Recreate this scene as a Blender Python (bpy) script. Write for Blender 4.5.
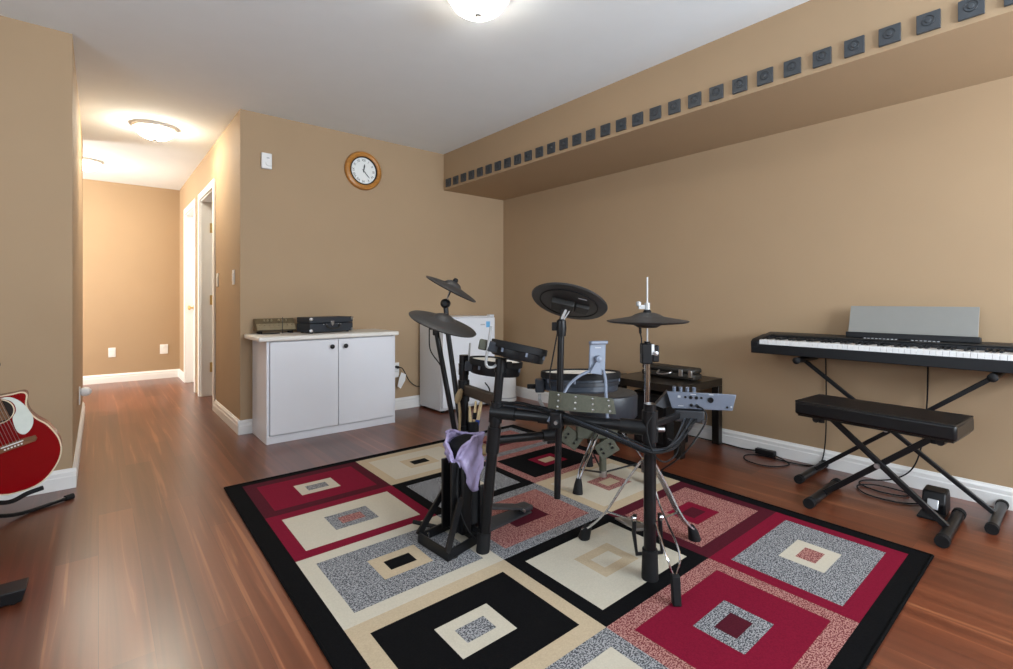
import bpy, bmesh, math, random
from mathutils import Vector as V, Matrix
random.seed(4)
for o in list(bpy.data.objects): bpy.data.objects.remove(o)
SC = bpy.context.scene
COL = SC.collection
R = math.radians

# ------------------------------------------------------------ camera
cam_d = bpy.data.cameras.new('camera'); cam = bpy.data.objects.new('camera', cam_d); COL.objects.link(cam)
cam.location = (0, 0, 1.005)
cam.rotation_euler = (R(90), 0, R(-39.9))
cam_d.sensor_width = 36.0
cam_d.lens = 488.0 / 1013.0 * 36.0
cam_d.shift_y = -(334.5 - 299.5) / 1013.0
cam_d.clip_start = 0.02
SC.camera = cam

# ------------------------------------------------------------ world, daylight, exposure
w = bpy.data.worlds.new('sky'); SC.world = w; w.use_nodes = True
bg = w.node_tree.nodes['Background']
bg.inputs[0].default_value = (0.75, 0.87, 1.0, 1); bg.inputs[1].default_value = 1.0

def area(name, loc, rot, sx, sy, power, color):
    d = bpy.data.lights.new(name, 'AREA'); d.shape = 'RECTANGLE'; d.size = sx; d.size_y = sy
    d.energy = power; d.color = color
    o = bpy.data.objects.new(name, d); COL.objects.link(o); o.location = loc; o.rotation_euler = rot
    return o
area('hall_side_fill', (-1.95, 6.65, 1.5), (R(80), 0, R(-90)), 1.2, 1.2, 70, (1.0, 0.98, 0.93))  # unseen fill added to brighten the far hall wall evenly
# daylight entering through the two windows behind the photographer
area('daylight_front_window', (2.0, -2.12, 1.45), (R(130), 0, 0), 2.2, 1.2, 150, (0.82, 0.91, 1.0))
area('daylight_side_window', (-2.12, 0.6, 1.45), (R(128), 0, R(-90)), 2.0, 1.2, 36, (0.82, 0.91, 1.0))
ROOM_LAMP, HALL_LAMP = 18.0, 62.0

SC.view_settings.view_transform = 'Standard'
SC.view_settings.look = 'None'
SC.view_settings.exposure = 0.55
SC.view_settings.gamma = 1.0
SC.view_settings.use_curve_mapping = False

# ------------------------------------------------------------ materials
def newmat(name):
    m = bpy.data.materials.new(name); m.use_nodes = True
    return m, m.node_tree.nodes, m.node_tree.links, m.node_tree.nodes['Principled BSDF']

def mat(name, c, rough=0.5, metal=0.0, var=0.06, scale=30.0, bump=0.0, spec=0.5, coat=0.0, emit=None, es=0.0, sheen=0.0):
    m, N, L, b = newmat(name)
    tc = N.new('ShaderNodeTexCoord'); nz = N.new('ShaderNodeTexNoise')
    nz.inputs['Scale'].default_value = scale; nz.inputs['Detail'].default_value = 4
    L.new(tc.outputs['Object'], nz.inputs['Vector'])
    rp = N.new('ShaderNodeValToRGB')
    rp.color_ramp.elements[0].position = 0.3; rp.color_ramp.elements[1].position = 0.7
    rp.color_ramp.elements[0].color = (*[max(0, x * (1 - var)) for x in c], 1)
    rp.color_ramp.elements[1].color = (*[min(1, x * (1 + var)) for x in c], 1)
    L.new(nz.outputs['Fac'], rp.inputs[0]); L.new(rp.outputs[0], b.inputs['Base Color'])
    b.inputs['Roughness'].default_value = rough; b.inputs['Metallic'].default_value = metal
    b.inputs['Specular IOR Level'].default_value = spec
    b.inputs['Coat Weight'].default_value = coat
    if sheen: b.inputs['Sheen Weight'].default_value = sheen
    if bump:
        bp = N.new('ShaderNodeBump'); bp.inputs['Strength'].default_value = bump; bp.inputs['Distance'].default_value = 0.002
        L.new(nz.outputs['Fac'], bp.inputs['Height']); L.new(bp.outputs[0], b.inputs['Normal'])
    if emit:
        b.inputs['Emission Color'].default_value = (*emit, 1); b.inputs['Emission Strength'].default_value = es
    return m

def speckle(name, c1, c2, scale=210.0, split=0.5):
    m, N, L, b = newmat(name)
    tc = N.new('ShaderNodeTexCoord'); nz = N.new('ShaderNodeTexNoise')
    nz.inputs['Scale'].default_value = scale; nz.inputs['Detail'].default_value = 1.0
    mp = N.new('ShaderNodeMapping'); mp.inputs['Scale'].default_value = (1, 1.6, 1)
    L.new(tc.outputs['Object'], mp.inputs[0]); L.new(mp.outputs[0], nz.inputs['Vector'])
    rp = N.new('ShaderNodeValToRGB'); rp.color_ramp.interpolation = 'LINEAR'
    rp.color_ramp.elements[0].position = split - 0.04; rp.color_ramp.elements[1].position = split + 0.04
    rp.color_ramp.elements[0].color = (*c1, 1); rp.color_ramp.elements[1].color = (*c2, 1)
    L.new(nz.outputs['Fac'], rp.inputs[0]); L.new(rp.outputs[0], b.inputs['Base Color'])
    b.inputs['Roughness'].default_value = 0.95; b.inputs['Specular IOR Level'].default_value = 0.1
    return m

def floor_mat():
    m, N, L, b = newmat('cherry_laminate')
    tc = N.new('ShaderNodeTexCoord')
    mp = N.new('ShaderNodeMapping'); mp.inputs['Rotation'].default_value = (0, 0, R(90))
    L.new(tc.outputs['Object'], mp.inputs[0])
    br = N.new('ShaderNodeTexBrick')
    br.inputs['Scale'].default_value = 1.0; br.inputs['Brick Width'].default_value = 1.25; br.inputs['Row Height'].default_value = 0.125
    br.inputs['Mortar Size'].default_value = 0.0009; br.inputs['Mortar Smooth'].default_value = 0.2
    br.offset = 0.37; br.offset_frequency = 2
    br.inputs['Color1'].default_value = (0.180, 0.050, 0.021, 1); br.inputs['Color2'].default_value = (0.098, 0.025, 0.011, 1)
    br.inputs['Mortar'].default_value = (0.085, 0.022, 0.010, 1)
    L.new(mp.outputs[0], br.inputs['Vector'])
    mp2 = N.new('ShaderNodeMapping'); mp2.inputs['Scale'].default_value = (17, 0.45, 1)
    L.new(tc.outputs['Object'], mp2.inputs[0])
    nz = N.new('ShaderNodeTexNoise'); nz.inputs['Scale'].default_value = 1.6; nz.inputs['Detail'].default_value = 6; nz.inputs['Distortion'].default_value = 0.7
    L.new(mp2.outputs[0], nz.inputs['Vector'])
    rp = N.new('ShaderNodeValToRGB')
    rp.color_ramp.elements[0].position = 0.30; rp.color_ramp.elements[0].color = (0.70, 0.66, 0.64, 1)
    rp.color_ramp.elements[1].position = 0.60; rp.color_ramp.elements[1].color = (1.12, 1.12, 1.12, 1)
    e = rp.color_ramp.elements.new(0.68); e.color = (1.9, 2.5, 2.6, 1)  # pale streaks put reflection lines into the plank colour
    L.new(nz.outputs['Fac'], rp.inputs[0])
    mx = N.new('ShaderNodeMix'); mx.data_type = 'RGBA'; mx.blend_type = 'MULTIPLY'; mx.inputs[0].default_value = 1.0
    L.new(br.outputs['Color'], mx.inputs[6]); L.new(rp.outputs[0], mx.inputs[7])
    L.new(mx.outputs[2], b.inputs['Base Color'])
    b.inputs['Roughness'].default_value = 0.29; b.inputs['Specular IOR Level'].default_value = 1.0
    bp = N.new('ShaderNodeBump'); bp.inputs['Strength'].default_value = 0.15; bp.inputs['Distance'].default_value = 0.001
    L.new(br.outputs['Fac'], bp.inputs['Height']); bp.invert = True
    L.new(bp.outputs[0], b.inputs['Normal'])
    return m

def wood_mat(name, c1, c2, scale=(3, 30, 30), rough=0.35):
    m, N, L, b = newmat(name)
    tc = N.new('ShaderNodeTexCoord'); mp = N.new('ShaderNodeMapping'); mp.inputs['Scale'].default_value = scale
    L.new(tc.outputs['Object'], mp.inputs[0])
    nz = N.new('ShaderNodeTexNoise'); nz.inputs['Scale'].default_value = 2.0; nz.inputs['Detail'].default_value = 5; nz.inputs['Distortion'].default_value = 1.0
    L.new(mp.outputs[0], nz.inputs['Vector'])
    rp = N.new('ShaderNodeValToRGB')
    rp.color_ramp.elements[0].position = 0.35; rp.color_ramp.elements[1].position = 0.65
    rp.color_ramp.elements[0].color = (*c1, 1); rp.color_ramp.elements[1].color = (*c2, 1)
    L.new(nz.outputs['Fac'], rp.inputs[0]); L.new(rp.outputs[0], b.inputs['Base Color'])
    b.inputs['Roughness'].default_value = rough
    return m

M = {}
M['wall'] = mat('tan_wall_paint', (0.405, 0.284, 0.172), 0.75, var=0.015, scale=3, bump=0.04, spec=0.3)
M['ceiling'] = mat('ceiling_white', (0.83, 0.87, 0.89), 0.9, var=0.01, scale=6, spec=0.2)
M['trim'] = mat('white_trim_paint', (0.82, 0.81, 0.79), 0.4, var=0.01, scale=5)
M['door'] = mat('white_door_paint', (0.80, 0.79, 0.77), 0.45, var=0.01, scale=5)
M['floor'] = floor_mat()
M['white_lam'] = mat('white_laminate', (0.74, 0.75, 0.79), 0.35, var=0.01, scale=4)
M['counter'] = mat('cream_worktop', (0.78, 0.75, 0.69), 0.4, var=0.008, scale=4)
M['fridge'] = mat('white_enamel', (0.76, 0.77, 0.80), 0.3, var=0.01, scale=4)
M['fridge_side'] = mat('grey_white_enamel', (0.66, 0.66, 0.66), 0.35, var=0.015, scale=60, bump=0.05)
M['plastic_w'] = mat('white_plastic', (0.80, 0.80, 0.79), 0.35, var=0.01)
M['black'] = mat('black_plastic', (0.007, 0.007, 0.008), 0.40, var=0.15, spec=0.3)
M['black_metal'] = mat('black_powder_metal', (0.006, 0.006, 0.007), 0.33, 0.0, var=0.15, spec=0.35)
M['rubber'] = mat('black_rubber', (0.009, 0.009, 0.010), 0.7, var=0.2, spec=0.25)
M['cym'] = mat('rubber_cymbal', (0.030, 0.028, 0.027), 0.48, var=0.12, scale=12)
M['cym_under'] = mat('cymbal_underside', (0.016, 0.015, 0.014), 0.55, var=0.2)
M['chrome'] = mat('chrome', (0.60, 0.60, 0.62), 0.14, 1.0, var=0.03)
M['steel'] = mat('brushed_steel', (0.55, 0.55, 0.56), 0.32, 1.0, var=0.05)
M['satin'] = mat('satin_metal', (0.42, 0.42, 0.42), 0.42, 0.35, var=0.03)
M['chrome_soft'] = mat('soft_chrome', (0.62, 0.62, 0.63), 0.25, 0.75, var=0.05)
M['snare_shell'] = mat('blue_black_shell', (0.035, 0.045, 0.062), 0.4, var=0.05)
M['mesh'] = mat('white_mesh_head', (0.76, 0.74, 0.68), 0.7, var=0.06, scale=300)
M['mesh_d'] = mat('grey_mesh_head', (0.45, 0.44, 0.42), 0.6, var=0.1, scale=300)
M['vinyl'] = mat('black_vinyl', (0.007, 0.007, 0.008), 0.33, var=0.15, scale=60, bump=0.1, spec=0.4)
M['throne_side'] = mat('charcoal_vinyl', (0.022, 0.026, 0.034), 0.42, var=0.1, scale=60)
M['throne_top'] = mat('charcoal_cloth_top', (0.036, 0.031, 0.027), 0.85, var=0.2, scale=180)
M['black_wood'] = wood_mat('black_brown_veneer', (0.006, 0.005, 0.004), (0.011, 0.009, 0.007), (3, 30, 30), 0.28)
M['olive'] = mat('olive_webbing', (0.075, 0.076, 0.054), 0.8, var=0.15, scale=120, bump=0.2)
M['olive_d'] = mat('dark_olive_metal', (0.07, 0.072, 0.05), 0.6, var=0.15)
M['greyblue'] = mat('blue_grey_plastic', (0.19, 0.22, 0.285), 0.45, var=0.03)
M['module'] = mat('blue_grey_module_shell', (0.15, 0.172, 0.22), 0.42, 0.15, var=0.03)
M['module_d'] = mat('dark_grey_module', (0.03, 0.032, 0.037), 0.5, var=0.1)
M['bag'] = mat('lavender_film', (0.40, 0.34, 0.55), 0.25, var=0.12, scale=26, bump=1.0)
M['tan'] = mat('tan_leather', (0.32, 0.23, 0.12), 0.7, var=0.15)
M['brown_metal'] = mat('brown_black_bar', (0.035, 0.026, 0.020), 0.42, var=0.1)
M['stick'] = wood_mat('hickory', (0.62, 0.46, 0.24), (0.72, 0.56, 0.32), (20, 20, 3), 0.5)
M['bluetip'] = mat('blue_plastic', (0.02, 0.06, 0.32), 0.4)
M['red_gtr'] = mat('red_lacquer', (0.20, 0.002, 0.004), 0.2, var=0.10, scale=5, coat=0.15, spec=0.4)
M['cream_bind'] = mat('cream_binding', (0.72, 0.60, 0.42), 0.4)
M['pearl'] = mat('white_pickguard', (0.62, 0.66, 0.60), 0.3, var=0.05)
M['rosewood'] = wood_mat('rosewood', (0.13, 0.055, 0.022), (0.24, 0.11, 0.05), (4, 40, 40), 0.4)
M['dark_hole'] = mat('dark_inside', (0.015, 0.008, 0.006), 0.9)
M['gold'] = mat('brass', (0.62, 0.42, 0.15), 0.35, 0.4)
M['oak'] = wood_mat('honey_oak', (0.36, 0.145, 0.025), (0.50, 0.215, 0.045), (6, 6, 30), 0.30)
M['dial'] = mat('white_clock_dial', (0.82, 0.84, 0.82), 0.5, var=0.01)
M['ink'] = mat('dark_ink', (0.02, 0.025, 0.03), 0.6)
M['ink_g'] = mat('pale_grey_print', (0.45, 0.46, 0.48), 0.6)
M['print_w'] = mat('white_print', (0.75, 0.76, 0.78), 0.6)
M['case_b'] = mat('navy_black_leatherette', (0.022, 0.028, 0.038), 0.5, var=0.15, scale=200, bump=0.1)
M['case_side'] = mat('brown_black_leatherette', (0.022, 0.019, 0.015), 0.55, var=0.15, scale=200, bump=0.1)
M['mixer'] = mat('bronze_panel', (0.16, 0.12, 0.065), 0.45, 0.3, var=0.12)
M['mixer_l'] = mat('light_bronze_panel', (0.33, 0.27, 0.17), 0.45, 0.3, var=0.12)
M['plate'] = mat('charcoal_plate', (0.045, 0.052, 0.060), 0.45, var=0.08)
M['plate_d'] = mat('dark_plate_ring', (0.02, 0.023, 0.027), 0.4)
M['key_w'] = mat('white_keys', (0.80, 0.80, 0.80), 0.25, var=0.01)
M['piano'] = mat('piano_black', (0.007, 0.008, 0.010), 0.42, var=0.12, scale=200, spec=0.35)
M['piano_top'] = mat('piano_black_panel', (0.020, 0.019, 0.018), 0.5, var=0.12)
M['rest'] = mat('grey_glossy_rest', (0.235, 0.235, 0.22), 0.35, var=0.01)
M['fix_rim'] = mat('white_fixture_rim', (0.78, 0.76, 0.71), 0.4)
M['sticker'] = mat('blue_sticker', (0.16, 0.45, 0.75), 0.5)
M['glass_room'] = mat('lit_room_glass', (0.9, 0.9, 0.88), 0.3, emit=(1.0, 0.93, 0.82), es=ROOM_LAMP)
M['glass_hall'] = mat('lit_hall_glass', (0.9, 0.88, 0.82), 0.3, emit=(1.0, 0.93, 0.77), es=HALL_LAMP)
M['winglass'] = None
# rug yarns
M['r_black'] = mat('rug_black', (0.0055, 0.0055, 0.006), 0.95, var=0.25, scale=200, bump=0.2, spec=0.05)
M['r_beige'] = mat('rug_beige', (0.47, 0.375, 0.255), 0.95, var=0.08, scale=200, bump=0.2, spec=0.1)
M['r_cream'] = mat('rug_cream', (0.52, 0.475, 0.385), 0.95, var=0.06, scale=200, bump=0.2, spec=0.1)
M['r_red'] = mat('rug_red', (0.178, 0.006, 0.024), 0.95, var=0.12, scale=200, bump=0.2, spec=0.1)
M['r_burg'] = mat('rug_burgundy', (0.070, 0.008, 0.016), 0.95, var=0.15, scale=200, bump=0.2, spec=0.1)
M['r_gray'] = speckle('rug_grey_fleck', (0.062, 0.066, 0.075), (0.335, 0.335, 0.345), 165.0)
M['r_pink'] = speckle('rug_pink_fleck', (0.155, 0.035, 0.038), (0.43, 0.22, 0.19), 165.0)

# ------------------------------------------------------------ mesh helpers
class MB:
    def __init__(s): s.v = []; s.f = []; s.m = []; s.cur = 0
    def add(s, vs, fs):
        k = len(s.v); s.v += [V(p) for p in vs]
        for f in fs: s.f.append([i + k for i in f]); s.m.append(s.cur)
        return s
    def box(s, x0, x1, y0, y1, z0, z1):
        vs = [(x, y, z) for z in (z0, z1) for y in (y0, y1) for x in (x0, x1)]
        return s.add(vs, [(0, 2, 3, 1), (4, 5, 7, 6), (0, 1, 5, 4), (2, 6, 7, 3), (0, 4, 6, 2), (1, 3, 7, 5)])
    def obox(s, c, a, b, d):
        """centre and three half-axis vectors"""
        c, a, b, d = V(c), V(a), V(b), V(d)
        vs = [c + i * a + j * b + k * d for k in (-1, 1) for j in (-1, 1) for i in (-1, 1)]
        fs = [(0, 2, 3, 1), (4, 5, 7, 6), (0, 1, 5, 4), (2, 6, 7, 3), (0, 4, 6, 2), (1, 3, 7, 5)]
        if a.cross(b).dot(d) < 0: fs = [f[::-1] for f in fs]
        return s.add(vs, fs)
    def tube(s, pts, r, n=10, closed=False, cap=True):
        pts = [V(p) for p in pts]; N = len(pts)
        rs = r if isinstance(r, (list, tuple)) else [r] * N
        vs, fs = [], []; up = None
        for i, p in enumerate(pts):
            if closed: t = pts[(i + 1) % N] - pts[i - 1]
            else: t = pts[min(i + 1, N - 1)] - pts[max(i - 1, 0)]
            t.normalize()
            if up is None:
                up = V((0, 0, 1)) if abs(t.z) < 0.9 else V((1, 0, 0))
            a = up - t * up.dot(t); a.normalize(); b = t.cross(a); up = a
            for k in range(n):
                q = 2 * math.pi * k / n
                vs.append(p + (a * math.cos(q) + b * math.sin(q)) * rs[i])
        for i in range(N if closed else N - 1):
            j = (i + 1) % N
            for k in range(n):
                l = (k + 1) % n
                fs.append((i * n + k, i * n + l, j * n + l, j * n + k))
        if cap and not closed:
            fs.append(tuple(range(n))[::-1]); fs.append(tuple(range((N - 1) * n, N * n)))
        return s.add(vs, fs)
    def cyl(s, p0, p1, r, n=16, r1=None):
        return s.tube([p0, p1], [r, r if r1 is None else r1], n)
    def lathe(s, prof, c, axis=(0, 0, 1), n=32, xdir=None, ring=False):
        """prof: (radius, height along axis); from bottom/outside to top so that faces point out"""
        c = V(c); ax = V(axis).normalized()
        a = V(xdir) if xdir else (V((1, 0, 0)) if abs(ax.x) < 0.9 else V((0, 1, 0)))
        a = (a - ax * a.dot(ax)).normalized(); b = ax.cross(a)
        vs, fs = [], []; P = len(prof)
        for (r, h) in prof:
            for k in range(n):
                q = 2 * math.pi * k / n
                vs.append(c + ax * h + (a * math.cos(q) + b * math.sin(q)) * max(r, 1e-5))
        for i in range(P if ring else P - 1):
            for k in range(n):
                l = (k + 1) % n; i2 = (i + 1) % P
                fs.append((i * n + k, i * n + l, i2 * n + l, i2 * n + k))
        if not ring: fs.append(tuple(range(n))[::-1]); fs.append(tuple(range((P - 1) * n, P * n)))
        return s.add(vs, fs)
    def prism(s, outline, ext):
        """closed outline of 3D points, extruded by ext"""
        o = [V(p) for p in outline]; e = V(ext); n = len(o)
        nrm = V((0, 0, 0))
        for i in range(n): nrm += o[i].cross(o[(i + 1) % n])
        if nrm.dot(e) < 0: o = o[::-1]
        vs = o + [p + e for p in o]
        fs = [tuple(range(n))[::-1], tuple(range(n, 2 * n))]
        for i in range(n):
            j = (i + 1) % n; fs.append((i, j, n + j, n + i))
        return s.add(vs, fs)
    def strip(s, left, right, ext):
        """ribbon of quads between two point rows, extruded by ext (thick)"""
        n = len(left); l = [V(p) for p in left]; r = [V(p) for p in right]; e = V(ext)
        vs = l + r + [p + e for p in l] + [p + e for p in r]; fs = []
        for i in range(n - 1):
            fs += [(i, i + 1, n + i + 1, n + i), (2 * n + i, 3 * n + i, 3 * n + i + 1, 2 * n + i + 1),
                   (i, 2 * n + i, 2 * n + i + 1, i + 1), (n + i, n + i + 1, 3 * n + i + 1, 3 * n + i)]
        fs += [(0, n, 3 * n, 2 * n), (n - 1, 3 * n - 1, 4 * n - 1, 2 * n - 1)]
        return s.add(vs, fs)

def link_mesh(name, mb, mats, origin, bevel=0.0, smooth=True, angle=35, sub=0):
    me = bpy.data.meshes.new(name)
    o0 = V(origin)
    me.from_pydata([tuple(p - o0) for p in mb.v], [], mb.f)
    mats = mats if isinstance(mats, (list, tuple)) else [mats]
    for m in mats: me.materials.append(m)
    if len(mats) > 1:
        for p, k in zip(me.polygons, mb.m): p.material_index = k
    bm = bmesh.new(); bm.from_mesh(me); bmesh.ops.recalc_face_normals(bm, faces=bm.faces); bm.to_mesh(me); bm.free()
    if smooth:
        me.shade_smooth(); me.set_sharp_from_angle(angle=R(angle))
    o = bpy.data.objects.new(name, me); COL.objects.link(o)
    if bevel:
        md = o.modifiers.new('bevel', 'BEVEL'); md.width = bevel; md.segments = 2; md.limit_method = 'ANGLE'; md.angle_limit = R(40)
    if sub:
        md = o.modifiers.new('sub', 'SUBSURF'); md.levels = sub; md.render_levels = sub
    return o

def props(o, label, cat, group=None):
    o['label'] = label; o['category'] = cat
    if group: o['group'] = group

class Thing:
    def __init__(s, name, label, cat, loc, group=None):
        s.o = bpy.data.objects.new(name, None); COL.objects.link(s.o)
        s.o.empty_display_size = 0.05
        s.loc = V(loc); s.o.location = s.loc; props(s.o, label, cat, group)
    def part(s, name, mb, m, under=None, label=None, **kw):
        o = link_mesh(name, mb, m, s.loc, **kw); o.parent = under or s.o
        if label: o['label'] = label
        return o

def solo(name, mb, m, label, cat, group=None, **kw):
    xs = [p.x for p in mb.v]; ys = [p.y for p in mb.v]; zs = [p.z for p in mb.v]
    org = V(((min(xs) + max(xs)) / 2, (min(ys) + max(ys)) / 2, min(zs)))
    o = link_mesh(name, mb, m, org, **kw); o.location = org
    props(o, label, cat, group); return o

def struct(name, mb, m, **kw):
    kw.setdefault('smooth', False)
    o = link_mesh(name, mb, m, (0, 0, 0), **kw); o['kind'] = 'structure'; return o

def spart(name, mb, m, parent, **kw):
    o = link_mesh(name, mb, m, (0, 0, 0), **kw); o.parent = parent; return o

def bez(pts, k=8):
    """Catmull-Rom through points"""
    P = [V(p) for p in pts]; P = [P[0] * 2 - P[1]] + P + [P[-1] * 2 - P[-2]]; out = []
    for i in range(1, len(P) - 2):
        for j in range(k):
            t = j / k; a, b, c, d = P[i - 1:i + 3]
            out.append(0.5 * (2 * b + (c - a) * t + (2 * a - 5 * b + 4 * c - d) * t * t + (3 * b - 3 * c + d - a) * t ** 3))
    out.append(P[-2]); return out

def text_mesh(body, size, origin, xdir, ydir, depth=0.0004):
    """letters as a filled mesh in an MB, centred on origin"""
    cu = bpy.data.curves.new('t', 'FONT'); cu.body = body; cu.size = size; cu.extrude = depth / 2
    cu.align_x = 'CENTER'; cu.align_y = 'CENTER'
    o = bpy.data.objects.new('t', cu); COL.objects.link(o)
    dg = bpy.context.evaluated_depsgraph_get(); me = bpy.data.meshes.new_from_object(o.evaluated_get(dg))
    x, y = V(xdir).normalized(), V(ydir).normalized(); z = x.cross(y)
    vs = [V(origin) + x * v.co.x + y * v.co.y + z * v.co.z for v in me.vertices]; fs = [tuple(p.vertices) for p in me.polygons]
    bpy.data.objects.remove(o); bpy.data.meshes.remove(me); bpy.data.curves.remove(cu)
    return vs, fs

# camera-frame directions (only used to compute tilts)
FW = V((math.sin(R(39.9)), math.cos(R(39.9)), 0)); RT = V((math.cos(R(39.9)), -math.sin(R(39.9)), 0)); UP = V((0, 0, 1))

# ============================================================ SETTING
CH = 2.426      # ceiling height
XR = 3.35       # right wall
YB = 4.06       # back wall
XH = 0.81       # hall right wall
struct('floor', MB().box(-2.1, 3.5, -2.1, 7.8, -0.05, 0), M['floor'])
struct('ceiling', MB().box(-2.1, 3.5, -2.1, 7.8, CH, CH + 0.05), M['ceiling'])
struct('wall_right', MB().box(XR, XR + 0.1, -2.1, 7.7, 0, CH), M['wall'])
struct('wall_back', MB().box(XH, XR, YB, YB + 0.11, 0, CH), M['wall'])
struct('wall_left', MB().box(-2.1, -0.107, 3.495, 5.75, 0, CH), M['wall'])
struct('wall_hall_end', MB().box(-2.1, XR, 7.6, 7.7, 0, CH), M['wall'])
wl = MB(); wl.box(-2.2, -2.1, -2.1, -0.5, 0, CH); wl.box(-2.2, -2.1, 1.7, 7.7, 0, CH); wl.box(-2.2, -2.1, -0.5, 1.7, 0, 0.75); wl.box(-2.2, -2.1, -0.5, 1.7, 2.15, CH)
struct('wall_far_left', wl, M['wall'])
wn = MB(); wn.box(-2.2, 0.85, -2.2, -2.1, 0, CH); wn.box(3.15, 3.5, -2.2, -2.1, 0, CH); wn.box(0.85, 3.15, -2.2, -2.1, 0, 0.7); wn.box(0.85, 3.15, -2.2, -2.1, 2.2, CH)
struct('wall_near', wn, M['wall'])
# hall right wall with its two door openings
D1 = (5.12, 5.90); D2 = (6.24, 7.00); DH = 2.03
wh = MB()
for a, b in ((YB + 0.11, D1[0]), (D1[1], D2[0]), (D2[1], 7.6)): wh.box(XH, XH + 0.11, a, b, 0, CH)
for a, b in (D1, D2): wh.box(XH, XH + 0.11, a, b, DH, CH)
struct('wall_hall', wh, M['wall'])
# soffit along the right wall
struct('soffit', MB().box(2.593, XR, -2.1, YB, 2.073, CH), M['wall'])

def skirting(name, p0, p1, nrm):
    """moulded baseboard between two floor points, nrm points into the room"""
    p0, p1, n = V((*p0, 0)), V((*p1, 0)), V((*nrm, 0))
    prof = [(0, 0), (0.016, 0), (0.016, 0.062), (0.013, 0.068), (0.013, 0.086), (0.007, 0.096), (0.004, 0.104), (0, 0.104)]
    mb = MB(); mb.prism([p0 + n * a + V((0, 0, h)) for a, h in prof], p1 - p0)
    return struct(name, mb, M['trim'])
skirting('baseboard_right', (XR, -2.1), (XR, YB), (-1, 0))
skirting('baseboard_back', (XH - 0.016, YB), (XR, YB), (0, -1))
skirting('baseboard_hall', (XH, YB), (XH, D1[0] - 0.065), (-1, 0))
skirting('baseboard_hall_middle', (XH, D2[1] + 0.065), (XH, 7.6), (-1, 0))
skirting('baseboard_left', (-2.1, 3.495), (-0.091, 3.495), (0, -1))
skirting('baseboard_hall_left', (-0.107, 3.495), (-0.107, 5.70), (1, 0))
skirting('baseboard_end', (-2.1, 7.6), (XH, 7.6), (0, -1))

def casing(name, d):
    mb = MB(); a, b = d
    for y0, y1 in ((a - 0.065, a), (b, b + 0.065)): mb.box(XH - 0.016, XH, y0, y1, 0, DH + 0.065)
    mb.box(XH - 0.016, XH, a, b, DH, DH + 0.065)
    for y0, y1 in ((a, a + 0.014), (b - 0.014, b)): mb.box(XH, XH + 0.11, y0, y1, 0, DH)
    mb.box(XH, XH + 0.11, a + 0.014, b - 0.014, DH - 0.014, DH)
    return struct(name, mb, M['trim'], bevel=0.003)
casing('trim_1', D1); casing('trim_2', D2)
# near door stands open into its room, far door is shut
d1 = struct('door_1', MB().box(0.93, 1.66, 5.845, 5.88, 0.01, DH - 0.018), M['door'], bevel=0.003)
for z in (0.30, 1.0, 1.75):
    h = MB(); h.box(0.890, 0.935, 5.878, 5.887, z - 0.05, z + 0.05); h.cyl((0.93, 5.874, z - 0.052), (0.93, 5.874, z + 0.052), 0.007)
    spart('hinge', h, M['gold'], d1)
d2 = struct('door_2', MB().box(0.885, 0.92, D2[0] + 0.016, D2[1] - 0.016, 0.01, DH - 0.018), M['door'], bevel=0.003)
k = MB(); k.lathe([(0.030, 0), (0.030, 0.006), (0.011, 0.010), (0.010, 0.032), (0.024, 0.040), (0.027, 0.052), (0.020, 0.062), (0.001, 0.065)], (0.885, 6.93, 0.905), (-1, 0, 0), 20)
spart('door_knob', k, M['gold'], d2)
# windows behind the photographer
for i, (nm, bx, axis) in enumerate((('window_1', (0.85, 3.15, -2.2, -2.1, 0.7, 2.2), 'x'), ('window_2', (-2.2, -2.1, -0.5, 1.7, 0.75, 2.15), 'y'))):
    x0, x1, y0, y1, z0, z1 = bx; mb = MB(); t = 0.05
    if axis == 'x':
        for a, b in ((x0, x0 + t), (x1 - t, x1), ((x0 + x1) / 2 - t / 2, (x0 + x1) / 2 + t / 2)): mb.box(a, b, y0 + 0.02, y1 + 0.01, z0, z1)
        for a, b in ((z0, z0 + t), (z1 - t, z1)): mb.box(x0, x1, y0 + 0.022, y1 + 0.008, a, b)
    else:
        for a, b in ((y0, y0 + t), (y1 - t, y1), ((y0 + y1) / 2 - t / 2, (y0 + y1) / 2 + t / 2)): mb.box(x0 + 0.02, x1 + 0.01, a, b, z0, z1)
        for a, b in ((z0, z0 + t), (z1 - t, z1)): mb.box(x0 + 0.022, x1 + 0.008, y0, y1, a, b)
    struct(nm, mb, M['trim'])

# ============================================================ CEILING LIGHTS
def ceiling_light(x, y, label, glass):
    t = Thing('ceiling_light', label, 'ceiling light', (x, y, CH), 'flush dome ceiling lights')
    c = (x, y, CH)
    t.part('rim', MB().lathe([(0.132, 0), (0.152, 0), (0.156, -0.012), (0.149, -0.026), (0.132, -0.028)], c, n=40, ring=True), M['fix_rim'])
    pr = [(0.134, -0.024)] + [(0.134 * math.cos(a), -0.026 - 0.082 * math.sin(a)) for a in [R(q) for q in (10, 22, 34, 46, 58, 70, 80, 87)]] + [(0.001, -0.108)]
    t.part('glass_bowl', MB().lathe(pr, c, n=40), glass)
    t.part('finial', MB().lathe([(0.001, -0.126), (0.006, -0.124), (0.007, -0.117), (0.016, -0.112), (0.018, -0.106), (0.001, -0.104)], c, n=20), M['steel'])
ceiling_light(1.345, 1.812, 'white dome ceiling light over the rug in the main room', M['glass_room'])
ceiling_light(0.357, 4.93, 'lit white dome ceiling light nearer in the hallway', M['glass_hall'])
ceiling_light(-0.115, 6.58, 'lit white dome ceiling light at the far end of the hallway', M['glass_hall'])

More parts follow.
